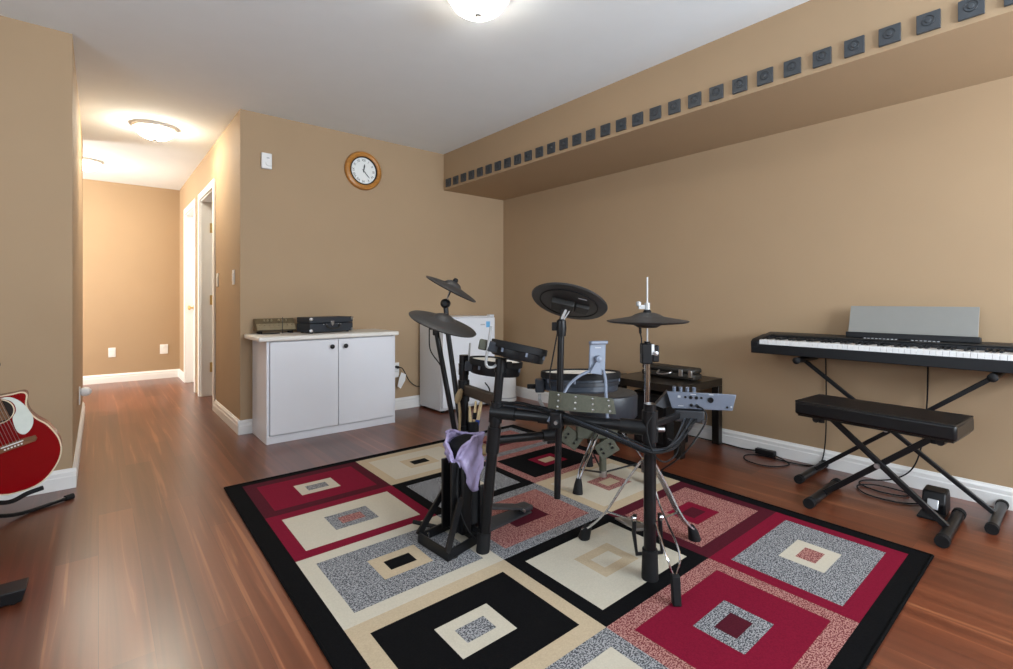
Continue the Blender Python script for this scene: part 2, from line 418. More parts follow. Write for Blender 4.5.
# ============================================================ SMALL WALL FITTINGS
def ordn(i):
    a = ['first', 'second', 'third', 'fourth', 'fifth', 'sixth', 'seventh', 'eighth', 'ninth', 'tenth', 'eleventh', 'twelfth', 'thirteenth', 'fourteenth',
         'fifteenth', 'sixteenth', 'seventeenth', 'eighteenth', 'nineteenth', 'twentieth', 'twenty-first', 'twenty-second', 'twenty-third', 'twenty-fourth',
         'twenty-fifth', 'twenty-sixth', 'twenty-seventh', 'twenty-eighth', 'twenty-ninth', 'thirtieth', 'thirty-first', 'thirty-second']
    return a[i]
pm = MB(); hs = 0.0375
pm.box(-0.013, 0, -hs, hs, -hs, hs)
pm.cur = 1; pm.lathe([(0.021, -0.001), (0.021, 0.0025), (0.0185, 0.0025), (0.0185, -0.001)], (-0.013, 0.0, 0.004), (-1, 0, 0), 24, ring=True)
pm.cur = 0; pm.lathe([(0.010, -0.001), (0.010, 0.002), (0.008, 0.004), (0.001, 0.004)], (-0.0128, 0.0, 0.004), (-1, 0, 0), 20)
plate0 = link_mesh('square_wall_plate', pm, [M['plate'], M['plate_d']], (0, 0, 0), bevel=0.003)
for i in range(31):
    o = plate0 if i == 0 else plate0.copy()
    if i: COL.objects.link(o)
    o.location = (2.593, 3.969 - 0.1267 * i, 2.132)
    lb = 'small dark square plate on the soffit, ' + ('nearest to the back wall corner' if i == 0 else ordn(i) + ' from the back wall corner' if False else ordn(i) + ' counting from the back wall')
    props(o, lb, 'wall plate', 'row of dark square plates on the soffit')

def outlet(x, z, label, w_=0.07, h_=0.115, blank=False):
    t = Thing('wall_outlet', label, 'outlet', (x, 7.6, z), 'outlet plates on the hall end wall')
    t.part('cover', MB().box(x - w_ / 2, x + w_ / 2, 7.593, 7.6, z - h_ / 2, z + h_ / 2), M['plastic_w'], bevel=0.003)
    for dz in (-0.027, 0.027): t.part('socket', MB().box(x - 0.017, x + 0.017, 7.590, 7.594, z + dz - 0.014, z + dz + 0.014), M['trim'], bevel=0.003)
outlet(0.126, 0.363, 'white outlet plate on hall end wall, left of the pair')
outlet(0.643, 0.372, 'white outlet plate on hall end wall, right one beside the doorway', 0.085, 0.12)
for y, lb in ((4.942, 'white light switch on hall wall beside the open doorway'), (4.278, 'white light switch on hall wall near the room corner')):
    t = Thing('light_switch', lb, 'light switch', (XH, y, 1.178), 'switches on the hall wall')
    t.part('cover', MB().box(XH - 0.007, XH, y - 0.035, y + 0.035, 1.12, 1.236), M['plastic_w'], bevel=0.003)
    t.part('rocker', MB().box(XH - 0.012, XH - 0.006, y - 0.017, y + 0.017, 1.145, 1.21), M['plastic_w'], bevel=0.003)
t = Thing('thermostat', 'white thermostat box high on the wall left of the clock', 'thermostat', (0.985, YB, 2.01))
t.part('body', MB().box(0.95, 1.024, YB - 0.028, YB, 2.005, 2.125), M['plastic_w'], bevel=0.006)
t.part('dial', MB().lathe([(0.020, 0), (0.020, 0.008), (0.016, 0.011), (0.001, 0.011)], (0.997, YB - 0.028, 2.045), (0, -1, 0), 20), M['trim'])
t.part('display', MB().box(0.985, 1.005, YB - 0.0295, YB - 0.027, 2.083, 2.092), M['ink_g'])
# night light plugged in the hall left wall
t = Thing('night_light', 'white bulb night light plugged into outlet on hall left wall', 'night light', (-0.1, 4.34, 0.30))
t.part('cover', MB().box(-0.1, -0.093, 4.305, 4.375, 0.305, 0.42), M['plastic_w'], bevel=0.003)
t.part('shade', MB().lathe([(0.012, 0), (0.026, 0.006), (0.031, 0.024), (0.026, 0.044), (0.012, 0.056), (0.001, 0.058)], (-0.093, 4.34, 0.385), (1, 0, 0), 20), M['plastic_w'])

# wall clock
CX, CZ, CR = 1.765, 2.122, 0.166
t = Thing('wall_clock', 'round honey oak wall clock with white roman numeral dial', 'clock', (CX, YB, CZ - CR))
c = (CX, YB, CZ); ax = (0, -1, 0)
t.part('frame', MB().lathe([(0.160, 0), (0.166, 0.004), (0.166, 0.018), (0.158, 0.030), (0.140, 0.036), (0.126, 0.030), (0.120, 0.020)], c, ax, 56, ring=True), M['oak'])
t.part('bezel', MB().lathe([(0.121, 0.012), (0.121, 0.026), (0.113, 0.026), (0.112, 0.012)], c, ax, 56, ring=True), M['black'])
dial = t.part('dial', MB().lathe([(0.115, 0.010), (0.115, 0.014), (0.001, 0.014)], c, ax, 56), M['dial'])
for i, s in enumerate(['XII', 'I', 'II', 'III', 'IV', 'V', 'VI', 'VII', 'VIII', 'IX', 'X', 'XI']):
    q = R(30 * i); p = V((CX + 0.090 * math.sin(q), YB - 0.0145, CZ + 0.090 * math.cos(q)))
    yd = V((math.sin(q), 0, math.cos(q))); xd = V((math.cos(q), 0, -math.sin(q)))
    t.part('numeral', MB().add(*text_mesh(s, 0.030, p, xd, yd)), M['ink'], under=dial, smooth=False)
def hand(name, ang, ln, wd):
    q = R(ang); d = V((math.sin(q), 0, math.cos(q))); s = V((math.cos(q), 0, -math.sin(q))); b = V((CX, YB - 0.017, CZ))
    t.part(name, MB().prism([b - d * 0.015 + s * wd * .5, b - d * 0.015 - s * wd * .5, b + d * ln * .7 - s * wd, b + d * ln, b + d * ln * .7 + s * wd], (0, -0.0015, 0)), M['ink'])
hand('hour_hand', 10, 0.062, 0.006); hand('minute_hand', 137, 0.082, 0.0035)

# ============================================================ RUG
def make_rug():
    cx = [0.575, 1.205, 1.830, 2.470]; ry = [2.920, 2.425, 1.950, 1.453, 0.952, 0.460]
    cells = [['burg red cream gray', 'beige cream beige black', 'gray pink burg beige'],
             ['red cream gray pink', 'black gray cream red', 'pink black red beige'],
             ['cream gray beige black', 'gray pink burg burg', 'beige cream pink beige'],
             ['beige black cream gray', 'black cream beige cream', 'burg pink red burg'],
             ['gray cream beige black', 'pink red gray burg', 'red gray cream pink']]
    names = ['black', 'beige', 'cream', 'red', 'burg', 'gray', 'pink']
    rects = [(0.500, 2.532, 0.397, 2.965, 'black')]
    for r in range(5):
        for c in range(3):
            x0, x1, y1, y0 = cx[c], cx[c + 1], ry[r], ry[r + 1]
            a, b, m, n = cells[r][c].split(); mx, my = (x0 + x1) / 2, (y0 + y1) / 2
            if c == 2: mx += 0.010
            rects.append((x0, x1, y0, y1, a))
            rects.append((x0 + 0.057, x1 - 0.055, y0 + 0.060, y1 - 0.062, b))
            rects.append((mx - 0.100, mx + 0.100, my - 0.079, my + 0.079, m))
            rects.append((mx - 0.054, mx + 0.054, my - 0.035, my + 0.035, n))
    X = sorted({round(v, 4) for q in rects for v in q[:2]}); Y = sorted({round(v, 4) for q in rects for v in q[2:4]})
    mb = MB(); z = 0.007; idx = {}
    def sh(x, y): return ((x + 0.014 * (y - 1.7)) * 0.993, y * 0.993)
    vs = []
    for j, y in enumerate(Y):
        for i, x in enumerate(X): idx[i, j] = len(vs); vs.append((*sh(x, y), z))
    fs = []; ms = []
    for j in range(len(Y) - 1):
        for i in range(len(X) - 1):
            px, py = (X[i] + X[i + 1]) / 2, (Y[j] + Y[j + 1]) / 2; k = 'black'
            for q in rects:
                if q[0] < px < q[1] and q[2] < py < q[3]: k = q[4]
            fs.append((idx[i, j], idx[i + 1, j], idx[i + 1, j + 1], idx[i, j + 1])); ms.append(names.index(k))
    mb.add(vs, fs); mb.m = ms
    # skirt to the floor
    ring = [idx[i, 0] for i in range(len(X))] + [idx[len(X) - 1, j] for j in range(1, len(Y))] + [idx[i, len(Y) - 1] for i in range(len(X) - 2, -1, -1)] + [idx[0, j] for j in range(len(Y) - 2, 0, -1)]
    n = len(ring); lo = [(mb.v[i].x, mb.v[i].y, 0.001) for i in ring]; k0 = len(mb.v); mb.v += [V(p) for p in lo]
    for a in range(n):
        b = (a + 1) % n; mb.f.append([ring[b], ring[a], k0 + a, k0 + b]); mb.m.append(0)
    t = Thing('area_rug', 'large area rug of nested red, black, beige and grey rectangles', 'rug', (1.5, 1.68, 0))
    t.part('pile', mb, [M['r_' + q] for q in names], smooth=False)
    # rolled, stitched edge
    e = [(*sh(0.500, 0.397), 0.0055), (*sh(2.532, 0.397), 0.0055), (*sh(2.532, 2.965), 0.0055), (*sh(0.500, 2.965), 0.0055)]
    bm_ = MB()
    for a in range(4): bm_.tube([e[a], e[(a + 1) % 4]], 0.0055, 8)
    t.part('binding', bm_, M['r_black'])
make_rug()

# ============================================================ CABINET AND WHAT STANDS ON IT
t = Thing('storage_cabinet', 'white two-door storage cabinet with cream top against back wall', 'cabinet', (1.37, 3.85, 0))
cx0, cx1, cy0, cy1 = 0.888, 1.858, 3.640, 4.040
b = MB(); b.box(cx0, cx0 + 0.018, cy0, cy1, 0, 0.714); b.box(cx1 - 0.018, cx1, cy0, cy1, 0, 0.714); b.box(cx0 + 0.018, cx1 - 0.018, cy0 + 0.03, cy1, 0.06, 0.078)
b.box(cx0 + 0.018, cx1 - 0.018, cy1 - 0.012, cy1, 0, 0.714); b.box(cx0 + 0.018, cx1 - 0.018, cy0 + 0.004, cy0 + 0.02, 0, 0.056); b.box(cx0 + 0.018, cx1 - 0.018, cy0 + 0.03, cy1, 0.696, 0.714)
t.part('carcass', b, M['white_lam'], bevel=0.002)
t.part('worktop', MB().box(cx0 - 0.055, cx1 + 0.02, cy0 - 0.03, YB - 0.002, 0.714, 0.748), M['counter'], bevel=0.009)
xm = 1.385
for (a, b_, kx) in ((cx0 + 0.02, xm - 0.002, xm - 0.052), (xm + 0.002, cx1 - 0.02, xm + 0.05)):
    d = t.part('door', MB().box(a, b_, cy0 - 0.014, cy0 + 0.004, 0.062, 0.708), M['white_lam'], bevel=0.002)
    t.part('knob', MB().lathe([(0.006, 0), (0.006, 0.010), (0.016, 0.014), (0.017, 0.022), (0.011, 0.027), (0.001, 0.028)], (kx, cy0 - 0.014, 0.655), (0, -1, 0), 20), M['black'], under=d)

# suitcase style record player
t = Thing('suitcase_record_player', 'black suitcase record player with silver corners on the white cabinet', 'record player', (1.40, 3.86, 0.748))
u = V((math.cos(R(12)), math.sin(R(12)), 0)); vv = V((-math.sin(R(12)), math.cos(R(12)), 0)); fl_ = V((1.216, 3.748, 0.748))
def sc(a, b, z): return fl_ + u * a + vv * b + V((0, 0, z))
L_, Dp = 0.372, 0.195
def sbox(a0, a1, b0, b1, z0, z1, mb=None):
    mb = mb or MB(); return mb.obox(sc((a0 + a1) / 2, (b0 + b1) / 2, (z0 + z1) / 2), u * (a1 - a0) / 2, vv * (b1 - b0) / 2, V((0, 0, (z1 - z0) / 2)))
t.part('case_base', sbox(0, L_, 0, Dp, 0.008, 0.074), M['case_b'], bevel=0.006)
t.part('lid', sbox(0, L_, 0, Dp, 0.077, 0.121), M['case_b'], bevel=0.006)
for a in (0.0, L_):
    for z in (0.020, 0.108):
        t.part('corner_cap', MB().lathe([(0.013, -0.004), (0.013, 0.002), (0.008, 0.005), (0.001, 0.006)], sc(a + (0.009 if a == 0 else -0.009), -0.001, z), tuple(-vv + u * (-0.4 if a == 0 else 0.4)), 14), M['steel'], label='silver corner cap')
lt = MB(); sbox(L_ * .5 - 0.014, L_ * .5 + 0.014, -0.006, 0.001, 0.070, 0.092, lt)
lt.prism([sc(L_ * .5 - 0.014, -0.006, 0.070), sc(L_ * .5, -0.006, 0.052), sc(L_ * .5 + 0.014, -0.006, 0.070)], vv * 0.006)
t.part('latch', lt, M['steel'], bevel=0.001)
hp = bez([sc(0.130, -0.003, 0.064), sc(0.133, -0.016, 0.050), sc(0.150, -0.022, 0.037), sc(0.186, -0.024, 0.033), sc(0.222, -0.022, 0.037), sc(0.239, -0.016, 0.050), sc(0.242, -0.003, 0.064)], 5)
t.part('handle', MB().tube(hp, 0.006, 8), M['case_side'])
for a in (0.112, 0.136, 0.236, 0.260):
    t.part('rivet', MB().lathe([(0.004, 0), (0.004, 0.002), (0.001, 0.003)], sc(a, 0, 0.066), tuple(-vv), 10), M['steel'])
for a in (0.03, L_ - 0.03):
    for b in (0.03, Dp - 0.03): t.part('foot', MB().cyl(sc(a, b, 0), sc(a, b, 0.009), 0.010), M['rubber'])

# bronze coloured panel with rows of knobs
t = Thing('audio_mixer', 'bronze knob-covered audio mixer behind the suitcase player on the white cabinet', 'mixer', (1.03, 3.97, 0.748))
mx0, mx1 = 0.895, 1.175
t.part('case', MB().prism([(mx0, 3.935, 0.776), (mx0, 4.020, 0.860), (mx0, 4.045, 0.860), (mx0, 4.045, 0.766), (mx0, 3.95, 0.766)], (mx1 - mx0, 0, 0)), M['mixer'], bevel=0.002)
sl = V((0, 0.085, 0.084)).normalized(); no = V((0, -sl.z, sl.y))
def mp_(x, s): return V((x, 3.935, 0.776)) + sl * s + no * 0.002
t.part('faceplate', MB().obox(mp_((mx0 + mx1) / 2, 0.032), V(((mx1 - mx0) / 2 - 0.004, 0, 0)), sl * 0.030, no * 0.003), M['mixer_l'], bevel=0.001)
for i in range(8):
    x = mx0 + 0.026 + i * 0.0325
    t.part('fader', MB().obox(mp_(x, 0.045), V((0.004, 0, 0)), sl * 0.007, no * 0.012), M['mixer_l'], bevel=0.002)
for i in range(7):
    if i == 3: continue
    t.part('knob', MB().lathe([(0.008, 0), (0.007, 0.012), (0.001, 0.013)], mp_(mx0 + 0.062 + i * 0.026, 0.092), tuple(no), 12), M['mixer_l'])
for x in (mx0 + 0.03, mx1 - 0.03): t.part('foot', MB().box(x - 0.012, x + 0.012, 3.955, 4.03, 0.748, 0.768), M['rubber'], bevel=0.002)
t.part('antenna', MB().cyl((1.07, 3.925, 0.748), (1.07, 3.925, 0.872), 0.0022, 8), M['ink'])
t.part('lead', MB().tube(bez([(mx0 + 0.02, 3.96, 0.7525), (0.93, 3.915, 0.7515), (0.99, 3.90, 0.7515), (1.05, 3.93, 0.7515)], 6), 0.0035, 6), M['rubber'])

# ============================================================ FRIDGE, BIN, OUTLET
t = Thing('mini_fridge', 'white mini fridge with blue sticker behind the drum cymbals', 'fridge', (2.60, 3.84, 0))
fx0, fx1, fy0, fy1, fz = 2.308, 2.885, 3.622, 4.03, 0.850
t.part('body', MB().box(fx0, fx1, fy0 + 0.045, fy1, 0.018, fz - 0.004), M['fridge_side'], bevel=0.006)
dr = t.part('door', MB().box(fx0, fx1, fy0, fy0 + 0.040, 0.050, fz - 0.012), M['fridge'], bevel=0.006)
t.part('sticker', MB().box(fx1 - 0.105, fx1 - 0.060, fy0 - 0.0012, fy0 + 0.001, 0.745, 0.800), M['sticker'], under=dr)
t.part('badge', MB().box(fx1 - 0.170, fx1 - 0.118, fy0 - 0.0012, fy0 + 0.001, 0.766, 0.778), M['ink_g'], under=dr)
t.part('top_cap', MB().box(fx0, fx1, fy0 + 0.01, fy1, fz - 0.010, fz), M['fridge'], bevel=0.004)
t.part('hinge_cover', MB().box(fx1 - 0.055, fx1 - 0.004, fy0 + 0.004, fy0 + 0.06, fz, fz + 0.012), M['fridge'], bevel=0.004)
for x in (fx0 + 0.04, fx1 - 0.04):
    for y in (fy0 + 0.07, fy1 - 0.04): t.part('foot', MB().cyl((x, y, 0), (x, y, 0.020), 0.016), M['rubber'])
t = Thing('waste_bin', 'small white round bin standing right of the mini fridge', 'bin', (3.11, 3.745, 0))
t.part('body', MB().lathe([(0.110, 0.0), (0.116, 0.004), (0.116, 0.030), (0.112, 0.034), (0.112, 0.355), (0.108, 0.36)], (3.11, 3.745, 0), n=40), M['plastic_w'])
t.part('lid', MB().lathe([(0.114, 0.36), (0.114, 0.378), (0.10, 0.392), (0.001, 0.40)], (3.11, 3.745, 0), n=40), M['plastic_w'])
t.part('base_ring', MB().lathe([(0.117, 0.034), (0.119, 0.040), (0.117, 0.046)], (3.11, 3.745, 0), n=40, ring=True), M['ink_g'])

t = Thing('wall_outlet', 'white outlet with plugs and tag between cabinet and fridge', 'outlet', (2.075, YB, 0.30))
t.part('cover', MB().box(2.040, 2.110, YB - 0.007, YB, 0.315, 0.43), M['plastic_w'], bevel=0.003)
t.part('adapter', MB().box(2.045, 2.088, YB - 0.042, YB - 0.007, 0.302, 0.352), M['plastic_w'], bevel=0.004)
t = Thing('fridge_cord', 'black power cord with white tag plugged in beside the mini fridge', 'cord', (2.2, YB - 0.03, 0.15))
t.part('plug', MB().cyl((2.078, YB - 0.007, 0.392), (2.078, YB - 0.05, 0.392), 0.013), M['black'])
t.part('cable', MB().tube(bez([(2.078, YB - 0.048, 0.392), (2.12, YB - 0.055, 0.375), (2.19, YB - 0.045, 0.262), (2.26, YB - 0.035, 0.205), (2.31, YB - 0.027, 0.19)], 8), 0.0045, 8), M['black'])
tg = MB(); tg.prism([(2.105, YB - 0.06, 0.345), (2.150, YB - 0.062, 0.322), (2.142, YB - 0.06, 0.268), (2.100, YB - 0.056, 0.198), (2.068, YB - 0.055, 0.222), (2.085, YB - 0.058, 0.30)], (0, 0.0012, 0))
t.part('paper_tag', tg, M['plastic_w'], label='white folded paper tag')

# ============================================================ LOW TABLES
def low_table(x0, x1, y0, y1, label, shelf=False):
    t = Thing('side_table', label, 'table', ((x0 + x1) / 2, (y0 + y1) / 2, 0), 'black low square tables along the right wall')
    t.part('tabletop', MB().box(x0, x1, y0, y1, 0.407, 0.457), M['black_wood'], bevel=0.002)
    for x in (x0, x1 - 0.05):
        for y in (y0, y1 - 0.05): t.part('leg', MB().box(x, x + 0.05, y, y + 0.05, 0, 0.407), M['black_wood'], bevel=0.002)
    return t
low_table(2.80, 3.335, 1.645, 2.195, 'black low side table with instrument case on top by right wall')
low_table(2.62, 3.010, 2.205, 2.570, 'black low side table behind the one carrying the instrument case')
t = Thing('speaker_box', 'black speaker box on the floor under the low side table', 'speaker', (3.03, 1.94, 0))
t.part('cabinet', MB().box(2.89, 3.16, 1.80, 2.06, 0.008, 0.37), M['black'], bevel=0.006)
t.part('grille', MB().box(2.884, 2.892, 1.82, 2.04, 0.03, 0.35), M['rubber'], bevel=0.003)
for x in (2.92, 3.13):
    for y in (1.83, 2.03): t.part('foot', MB().cyl((x, y, 0), (x, y, 0.009), 0.012), M['rubber'])
# case on the table
t = Thing('instrument_case', 'long black instrument case with silver clasps on low table', 'case', (3.09, 1.96, 0.457))
t.part('shell', MB().box(3.04, 3.15, 1.690, 2.10, 0.461, 0.502), M['case_side'], bevel=0.012)
t.part('lid', MB().box(3.04, 3.15, 1.690, 2.10, 0.504, 0.540), M['case_side'], bevel=0.014)
for y in (1.715, 1.785):
    t.part('clasp', MB().box(3.030, 3.042, y - 0.014, y + 0.014, 0.482, 0.528), M['steel'], bevel=0.002, label='silver clasp')
hp = bez([(3.04, 1.855, 0.508), (3.015, 1.858, 0.50), (3.005, 1.90, 0.488), (3.01, 1.95, 0.49), (3.04, 1.953, 0.508)], 6)
t.part('handle', MB().tube(hp, 0.006, 8), M['steel'])
for x in (3.06, 3.13):
    for y in (1.73, 2.06): t.part('foot', MB().cyl((x, y, 0.457), (x, y, 0.463), 0.008), M['rubber'])

# ============================================================ DIGITAL PIANO
PY1, PY0 = 1.318, -0.004
t = Thing('digital_piano', 'black digital piano with white keys on cross stand at right wall', 'piano', (3.18, 0.65, 0.682))
b = MB()
b.prism([(3.03, PY0, 0.684), (3.03, PY0, 0.738), (3.036, PY0, 0.740), (3.036, PY0, 0.722), (3.195, PY0, 0.722), (3.195, PY0, 0.783), (3.30, PY0, 0.800), (3.325, PY0, 0.796), (3.325, PY0, 0.684)], (0, PY1 - PY0, 0))
t.part('body', b, M['piano'], bevel=0.003)
for y0, y1 in ((PY1 - 0.044, PY1), (PY0, PY0 + 0.044)):
    t.part('cheek_block', MB().prism([(3.028, y0, 0.72), (3.028, y0, 0.752), (3.05, y0, 0.768), (3.20, y0, 0.789), (3.20, y0, 0.72)], (0, y1 - y0, 0)), M['piano'], bevel=0.003)
kw = (PY1 - PY0 - 0.092) / 52; ky = PY1 - 0.046
first = None
for i in range(52):
    y1 = ky - i * kw
    if first is None:
        first = t.part('white_key', MB().box(3.037, 3.192, y1 - kw + 0.0006, y1 - 0.0006, 0.728, 0.765), M['key_w'], bevel=0.0012); o = first
    else:
        o = first.copy(); COL.objects.link(o); o.parent = t.o; o.location = (0, -i * kw, 0)
# black key after white keys by pitch class (lowest note A)
seq = ['A', 'B', 'C', 'D', 'E', 'F', 'G']; bk = None
for i in range(51):
    if seq[i % 7] in 'BE': continue
    y = ky - (i + 1) * kw
    if bk is None:
        bk = t.part('black_key', MB().prism([(3.094, y - 0.0055, 0.762), (3.099, y - 0.0055, 0.776), (3.192, y - 0.0055, 0.777), (3.192, y - 0.0055, 0.762)], (0, 0.011, 0)), M['piano'], bevel=0.001); y00 = y
    else:
        o = bk.copy(); COL.objects.link(o); o.parent = t.o; o.location = (0, y - y00, 0)
cp = MB().prism([(3.193, PY0 + 0.05, 0.786), (3.193, PY0 + 0.05, 0.790), (3.235, PY0 + 0.05, 0.797), (3.235, PY0 + 0.05, 0.793)], (0, PY1 - PY0 - 0.1, 0))
t.part('control_panel', cp, M['piano_top'], bevel=0.001)
for i in range(16):
    y = 0.79 - i * 0.017 - (0.05 if i > 8 else 0)
    t.part('button', MB().obox((3.213, y, 0.7945), V((0.0035, 0, 0.0006)), V((0, 0.0045, 0)), V((0, 0, 0.0015))), M['ink_g'])
tr = t.part('rest_ledge', MB().prism([(3.215, 0.335, 0.797), (3.215, 0.335, 0.826), (3.222, 0.335, 0.826), (3.228, 0.335, 0.812), (3.27, 0.335, 0.820), (3.27, 0.335, 0.797)], (0, 0.545, 0)), M['piano'], bevel=0.002)
rs = MB().obox((3.258, 0.608, 0.893), V((0, 0.264, 0)), V((0.026, 0, 0.075)), V((0.003, 0, -0.001)))
t.part('music_rest', rs, M['rest'], bevel=0.001, label='flat grey music rest panel')

t = Thing('keyboard_stand', 'black cross keyboard stand under the digital piano', 'stand', (3.15, 0.65, 0))
TY = (1.02, 0.27)
for y in TY:
    f = t.part('foot_tube', MB().cyl((2.935, y, 0.023), (3.32, y, 0.023), 0.020), M['black_metal'])
    for x in (2.925, 3.30): t.part('rubber_cap', MB().cyl((x, y, 0.023), (x + 0.03, y, 0.023), 0.023), M['rubber'], under=f)
for y in (1.062, 0.275):
    f = t.part('support_arm', MB().cyl((3.03, y, 0.660), (3.315, y, 0.660), 0.018), M['black_metal'])
    t.part('end_knob', MB().lathe([(0.016, 0), (0.019, 0.008), (0.019, 0.018), (0.010, 0.026), (0.001, 0.028)], (3.03, y, 0.660), (-1, 0, 0), 18), M['rubber'], under=f)
def bar(p0, p1, hw, hd):
    p0, p1 = V(p0), V(p1); d = p1 - p0; s = d.cross(V((1, 0, 0))).normalized()
    return MB().obox((p0 + p1) / 2, d / 2, s * hw, V((hd, 0, 0)))
t.part('cross_bar', bar((3.125, 1.055, 0.652), (3.125, 0.275, 0.030), 0.0105, 0.009), M['black_metal'], bevel=0.003)
t.part('cross_bar', bar((3.150, 0.28, 0.652), (3.150, 1.015, 0.030), 0.0105, 0.009), M['black_metal'], bevel=0.003)
t.part('pivot_bolt', MB().cyl((3.10, 0.674, 0.335), (3.18, 0.674, 0.335), 0.012), M['steel'])

t = Thing('piano_bench', 'padded black piano bench on folding cross legs beside the rug', 'bench', (2.83, 0.64, 0))
a0 = V((2.700, 0.960, 0)); a1 = V((2.655, 0.345, 0)); yv = (a1 - a0).normalized(); xv = V((-yv.y, yv.x, 0))
if xv.x < 0: xv = -xv
def bp(s, d, z): return a0 + yv * s + xv * d + V((0, 0, z))
sl_ = (a1 - a0).length; sd = 0.285
seat = t.part('seat', MB().obox(bp(sl_ / 2, sd / 2, 0.461), yv * sl_ / 2, xv * sd / 2, V((0, 0, 0.034))), M['vinyl'], bevel=0.012)
pp = [bp(0.004, 0.004, 0.492), bp(sl_ - 0.004, 0.004, 0.492), bp(sl_ - 0.004, sd - 0.004, 0.492), bp(0.004, sd - 0.004, 0.492)]
t.part('piping', MB().tube(pp, 0.004, 8, closed=True), M['vinyl'], under=seat)
t.part('seat_board', MB().obox(bp(sl_ / 2, sd / 2, 0.424), yv * (sl_ / 2 - 0.012), xv * (sd / 2 - 0.012), V((0, 0, 0.005))), M['black_wood'])
for y, s in ((0.868, 0.09), (0.385, 0.56)):
    f = t.part('foot_tube', MB().cyl((2.63, y, 0.024), (3.02, y, 0.024), 0.0215), M['black_metal'])
    for x in (2.615, 3.0): t.part('rubber_cap', MB().cyl((x, y, 0.0245), (x + 0.035, y, 0.0245), 0.0245), M['rubber'], under=f)
    t.part('support_tube', MB().cyl(bp(s, 0.02, 0.412), bp(s, sd - 0.02, 0.412), 0.015), M['black_metal'])
    t.part('rubber_stop', MB().cyl(bp(s + (0.02 if s < .3 else -0.02), 0.035, 0.400), bp(s + (0.02 if s < .3 else -0.02), 0.035, 0.428), 0.014), M['rubber'])
t.part('cross_leg', bar((2.775, 0.815, 0.415), (2.775, 0.385, 0.030), 0.013, 0.010), M['black_metal'], bevel=0.003)
t.part('cross_leg', bar((2.800, 0.425, 0.415), (2.800, 0.862, 0.030), 0.013, 0.010), M['black_metal'], bevel=0.003)
t.part('pivot_bolt', MB().cyl((2.755, 0.632, 0.235), (2.825, 0.632, 0.235), 0.011), M['steel'])

# sustain pedal, adapter, cords
t = Thing('sustain_pedal', 'black sustain pedal with metal tread on floor behind the bench', 'pedal', (3.0, 0.47, 0))
t.part('base', MB().box(2.900, 3.05, 0.425, 0.515, 0.002, 0.012), M['rubber'], bevel=0.003)
t.part('housing', MB().prism([(2.985, 0.425, 0.010), (2.972, 0.425, 0.06), (2.995, 0.425, 0.108), (3.08, 0.425, 0.112), (3.105, 0.425, 0.07), (3.105, 0.425, 0.002), (2.985, 0.425, 0.002)], (0, 0.085, 0)), M['black'], bevel=0.008)
t.part('tread', MB().obox((2.966, 0.468, 0.056), V((0.010, 0, 0.020)), V((0, 0.020, 0)), V((-0.003, 0, 0.002))), M['steel'], bevel=0.002, label='silver metal tread')
t = Thing('power_adapter', 'black power adapter with looped cord on floor by right baseboard', 'adapter', (3.30, 1.33, 0))
t.part('brick', MB().box(3.285, 3.325, 1.285, 1.405, 0.001, 0.036), M['black'], bevel=0.006)
ln = bez([(3.305, 1.405, 0.015), (3.315, 1.50, 0.006), (3.33, 1.62, 0.005), (3.335, 1.78, 0.005), (3.335, 1.95, 0.005)], 8)
t.part('mains_lead', MB().tube(ln, 0.004, 7), M['rubber'])
ln = bez([(3.305, 1.285, 0.012), (3.27, 1.22, 0.006), (3.21, 1.17, 0.005), (3.12, 1.20, 0.005), (3.07, 1.28, 0.005), (3.10, 1.38, 0.005), (3.18, 1.42, 0.005), (3.24, 1.39, 0.005), (3.262, 1.32, 0.006),
          (3.25, 1.22, 0.007), (3.26, 1.14, 0.005), (3.29, 1.08, 0.005), (3.322, 1.035, 0.03), (3.335, 1.016, 0.16), (3.337, 1.012, 0.40), (3.336, 1.015, 0.70)], 8)
t.part('output_lead', MB().tube(ln, 0.0035, 7), M['rubber'])
ln = bez([(3.336, 0.545, 0.70), (3.337, 0.55, 0.45), (3.335, 0.57, 0.24), (3.325, 0.61, 0.10), (3.30, 0.69, 0.03), (3.25, 0.80, 0.006), (3.17, 0.80, 0.005), (3.12, 0.70, 0.005), (3.15, 0.60, 0.005), (3.21, 0.62, 0.006), (3.20, 0.74, 0.009), (3.12, 0.80, 0.008),
          (3.03, 0.74, 0.005), (3.02, 0.62, 0.005), (3.08, 0.54, 0.005), (3.13, 0.53, 0.01), (3.105, 0.475, 0.03)], 8)
solo('pedal_cord', MB().tube(ln, 0.0035, 7), M['rubber'], 'thin black cord running from piano down to the sustain pedal', 'cord')

# ============================================================ GUITAR ON ITS STAND
GB = V((-0.285, 3.0, 0.375)); GA = V((-0.307, 0, 0.952)); GP = V((0.952, 0, 0.307))
def g(u_, v_, d=0.0): return GB + GP * u_ + GA * v_ + V((0, d, 0))
right = [(-0.02, -0.210), (0.020, -0.206), (0.060, -0.186), (0.104, -0.145), (0.1305, -0.100), (0.139, -0.055), (0.136, -0.015), (0.1228, 0.035), (0.103, 0.070), (0.093, 0.095), (0.088, 0.125), (0.092, 0.155), (0.104, 0.183), (0.102, 0.198), (0.089, 0.206), (0.066, 0.208), (0.040, 0.213), (0.012, 0.217)]
left = [(-0.030, 0.218), (-0.075, 0.205), (-0.108, 0.175), (-0.115, 0.135), (-0.105, 0.095), (-0.110, 0.055), (-0.135, 0.010), (-0.158, -0.050), (-0.152, -0.110), (-0.125, -0.165), (-0.080, -0.198)]
ol = bez([g(a, b) for a, b in right + left + right[:1]], 3)[:-1]
t = Thing('acoustic_guitar', 'red cutaway acoustic guitar with white pickguard on stand', 'guitar', (-0.30, 3.05, 0.16))
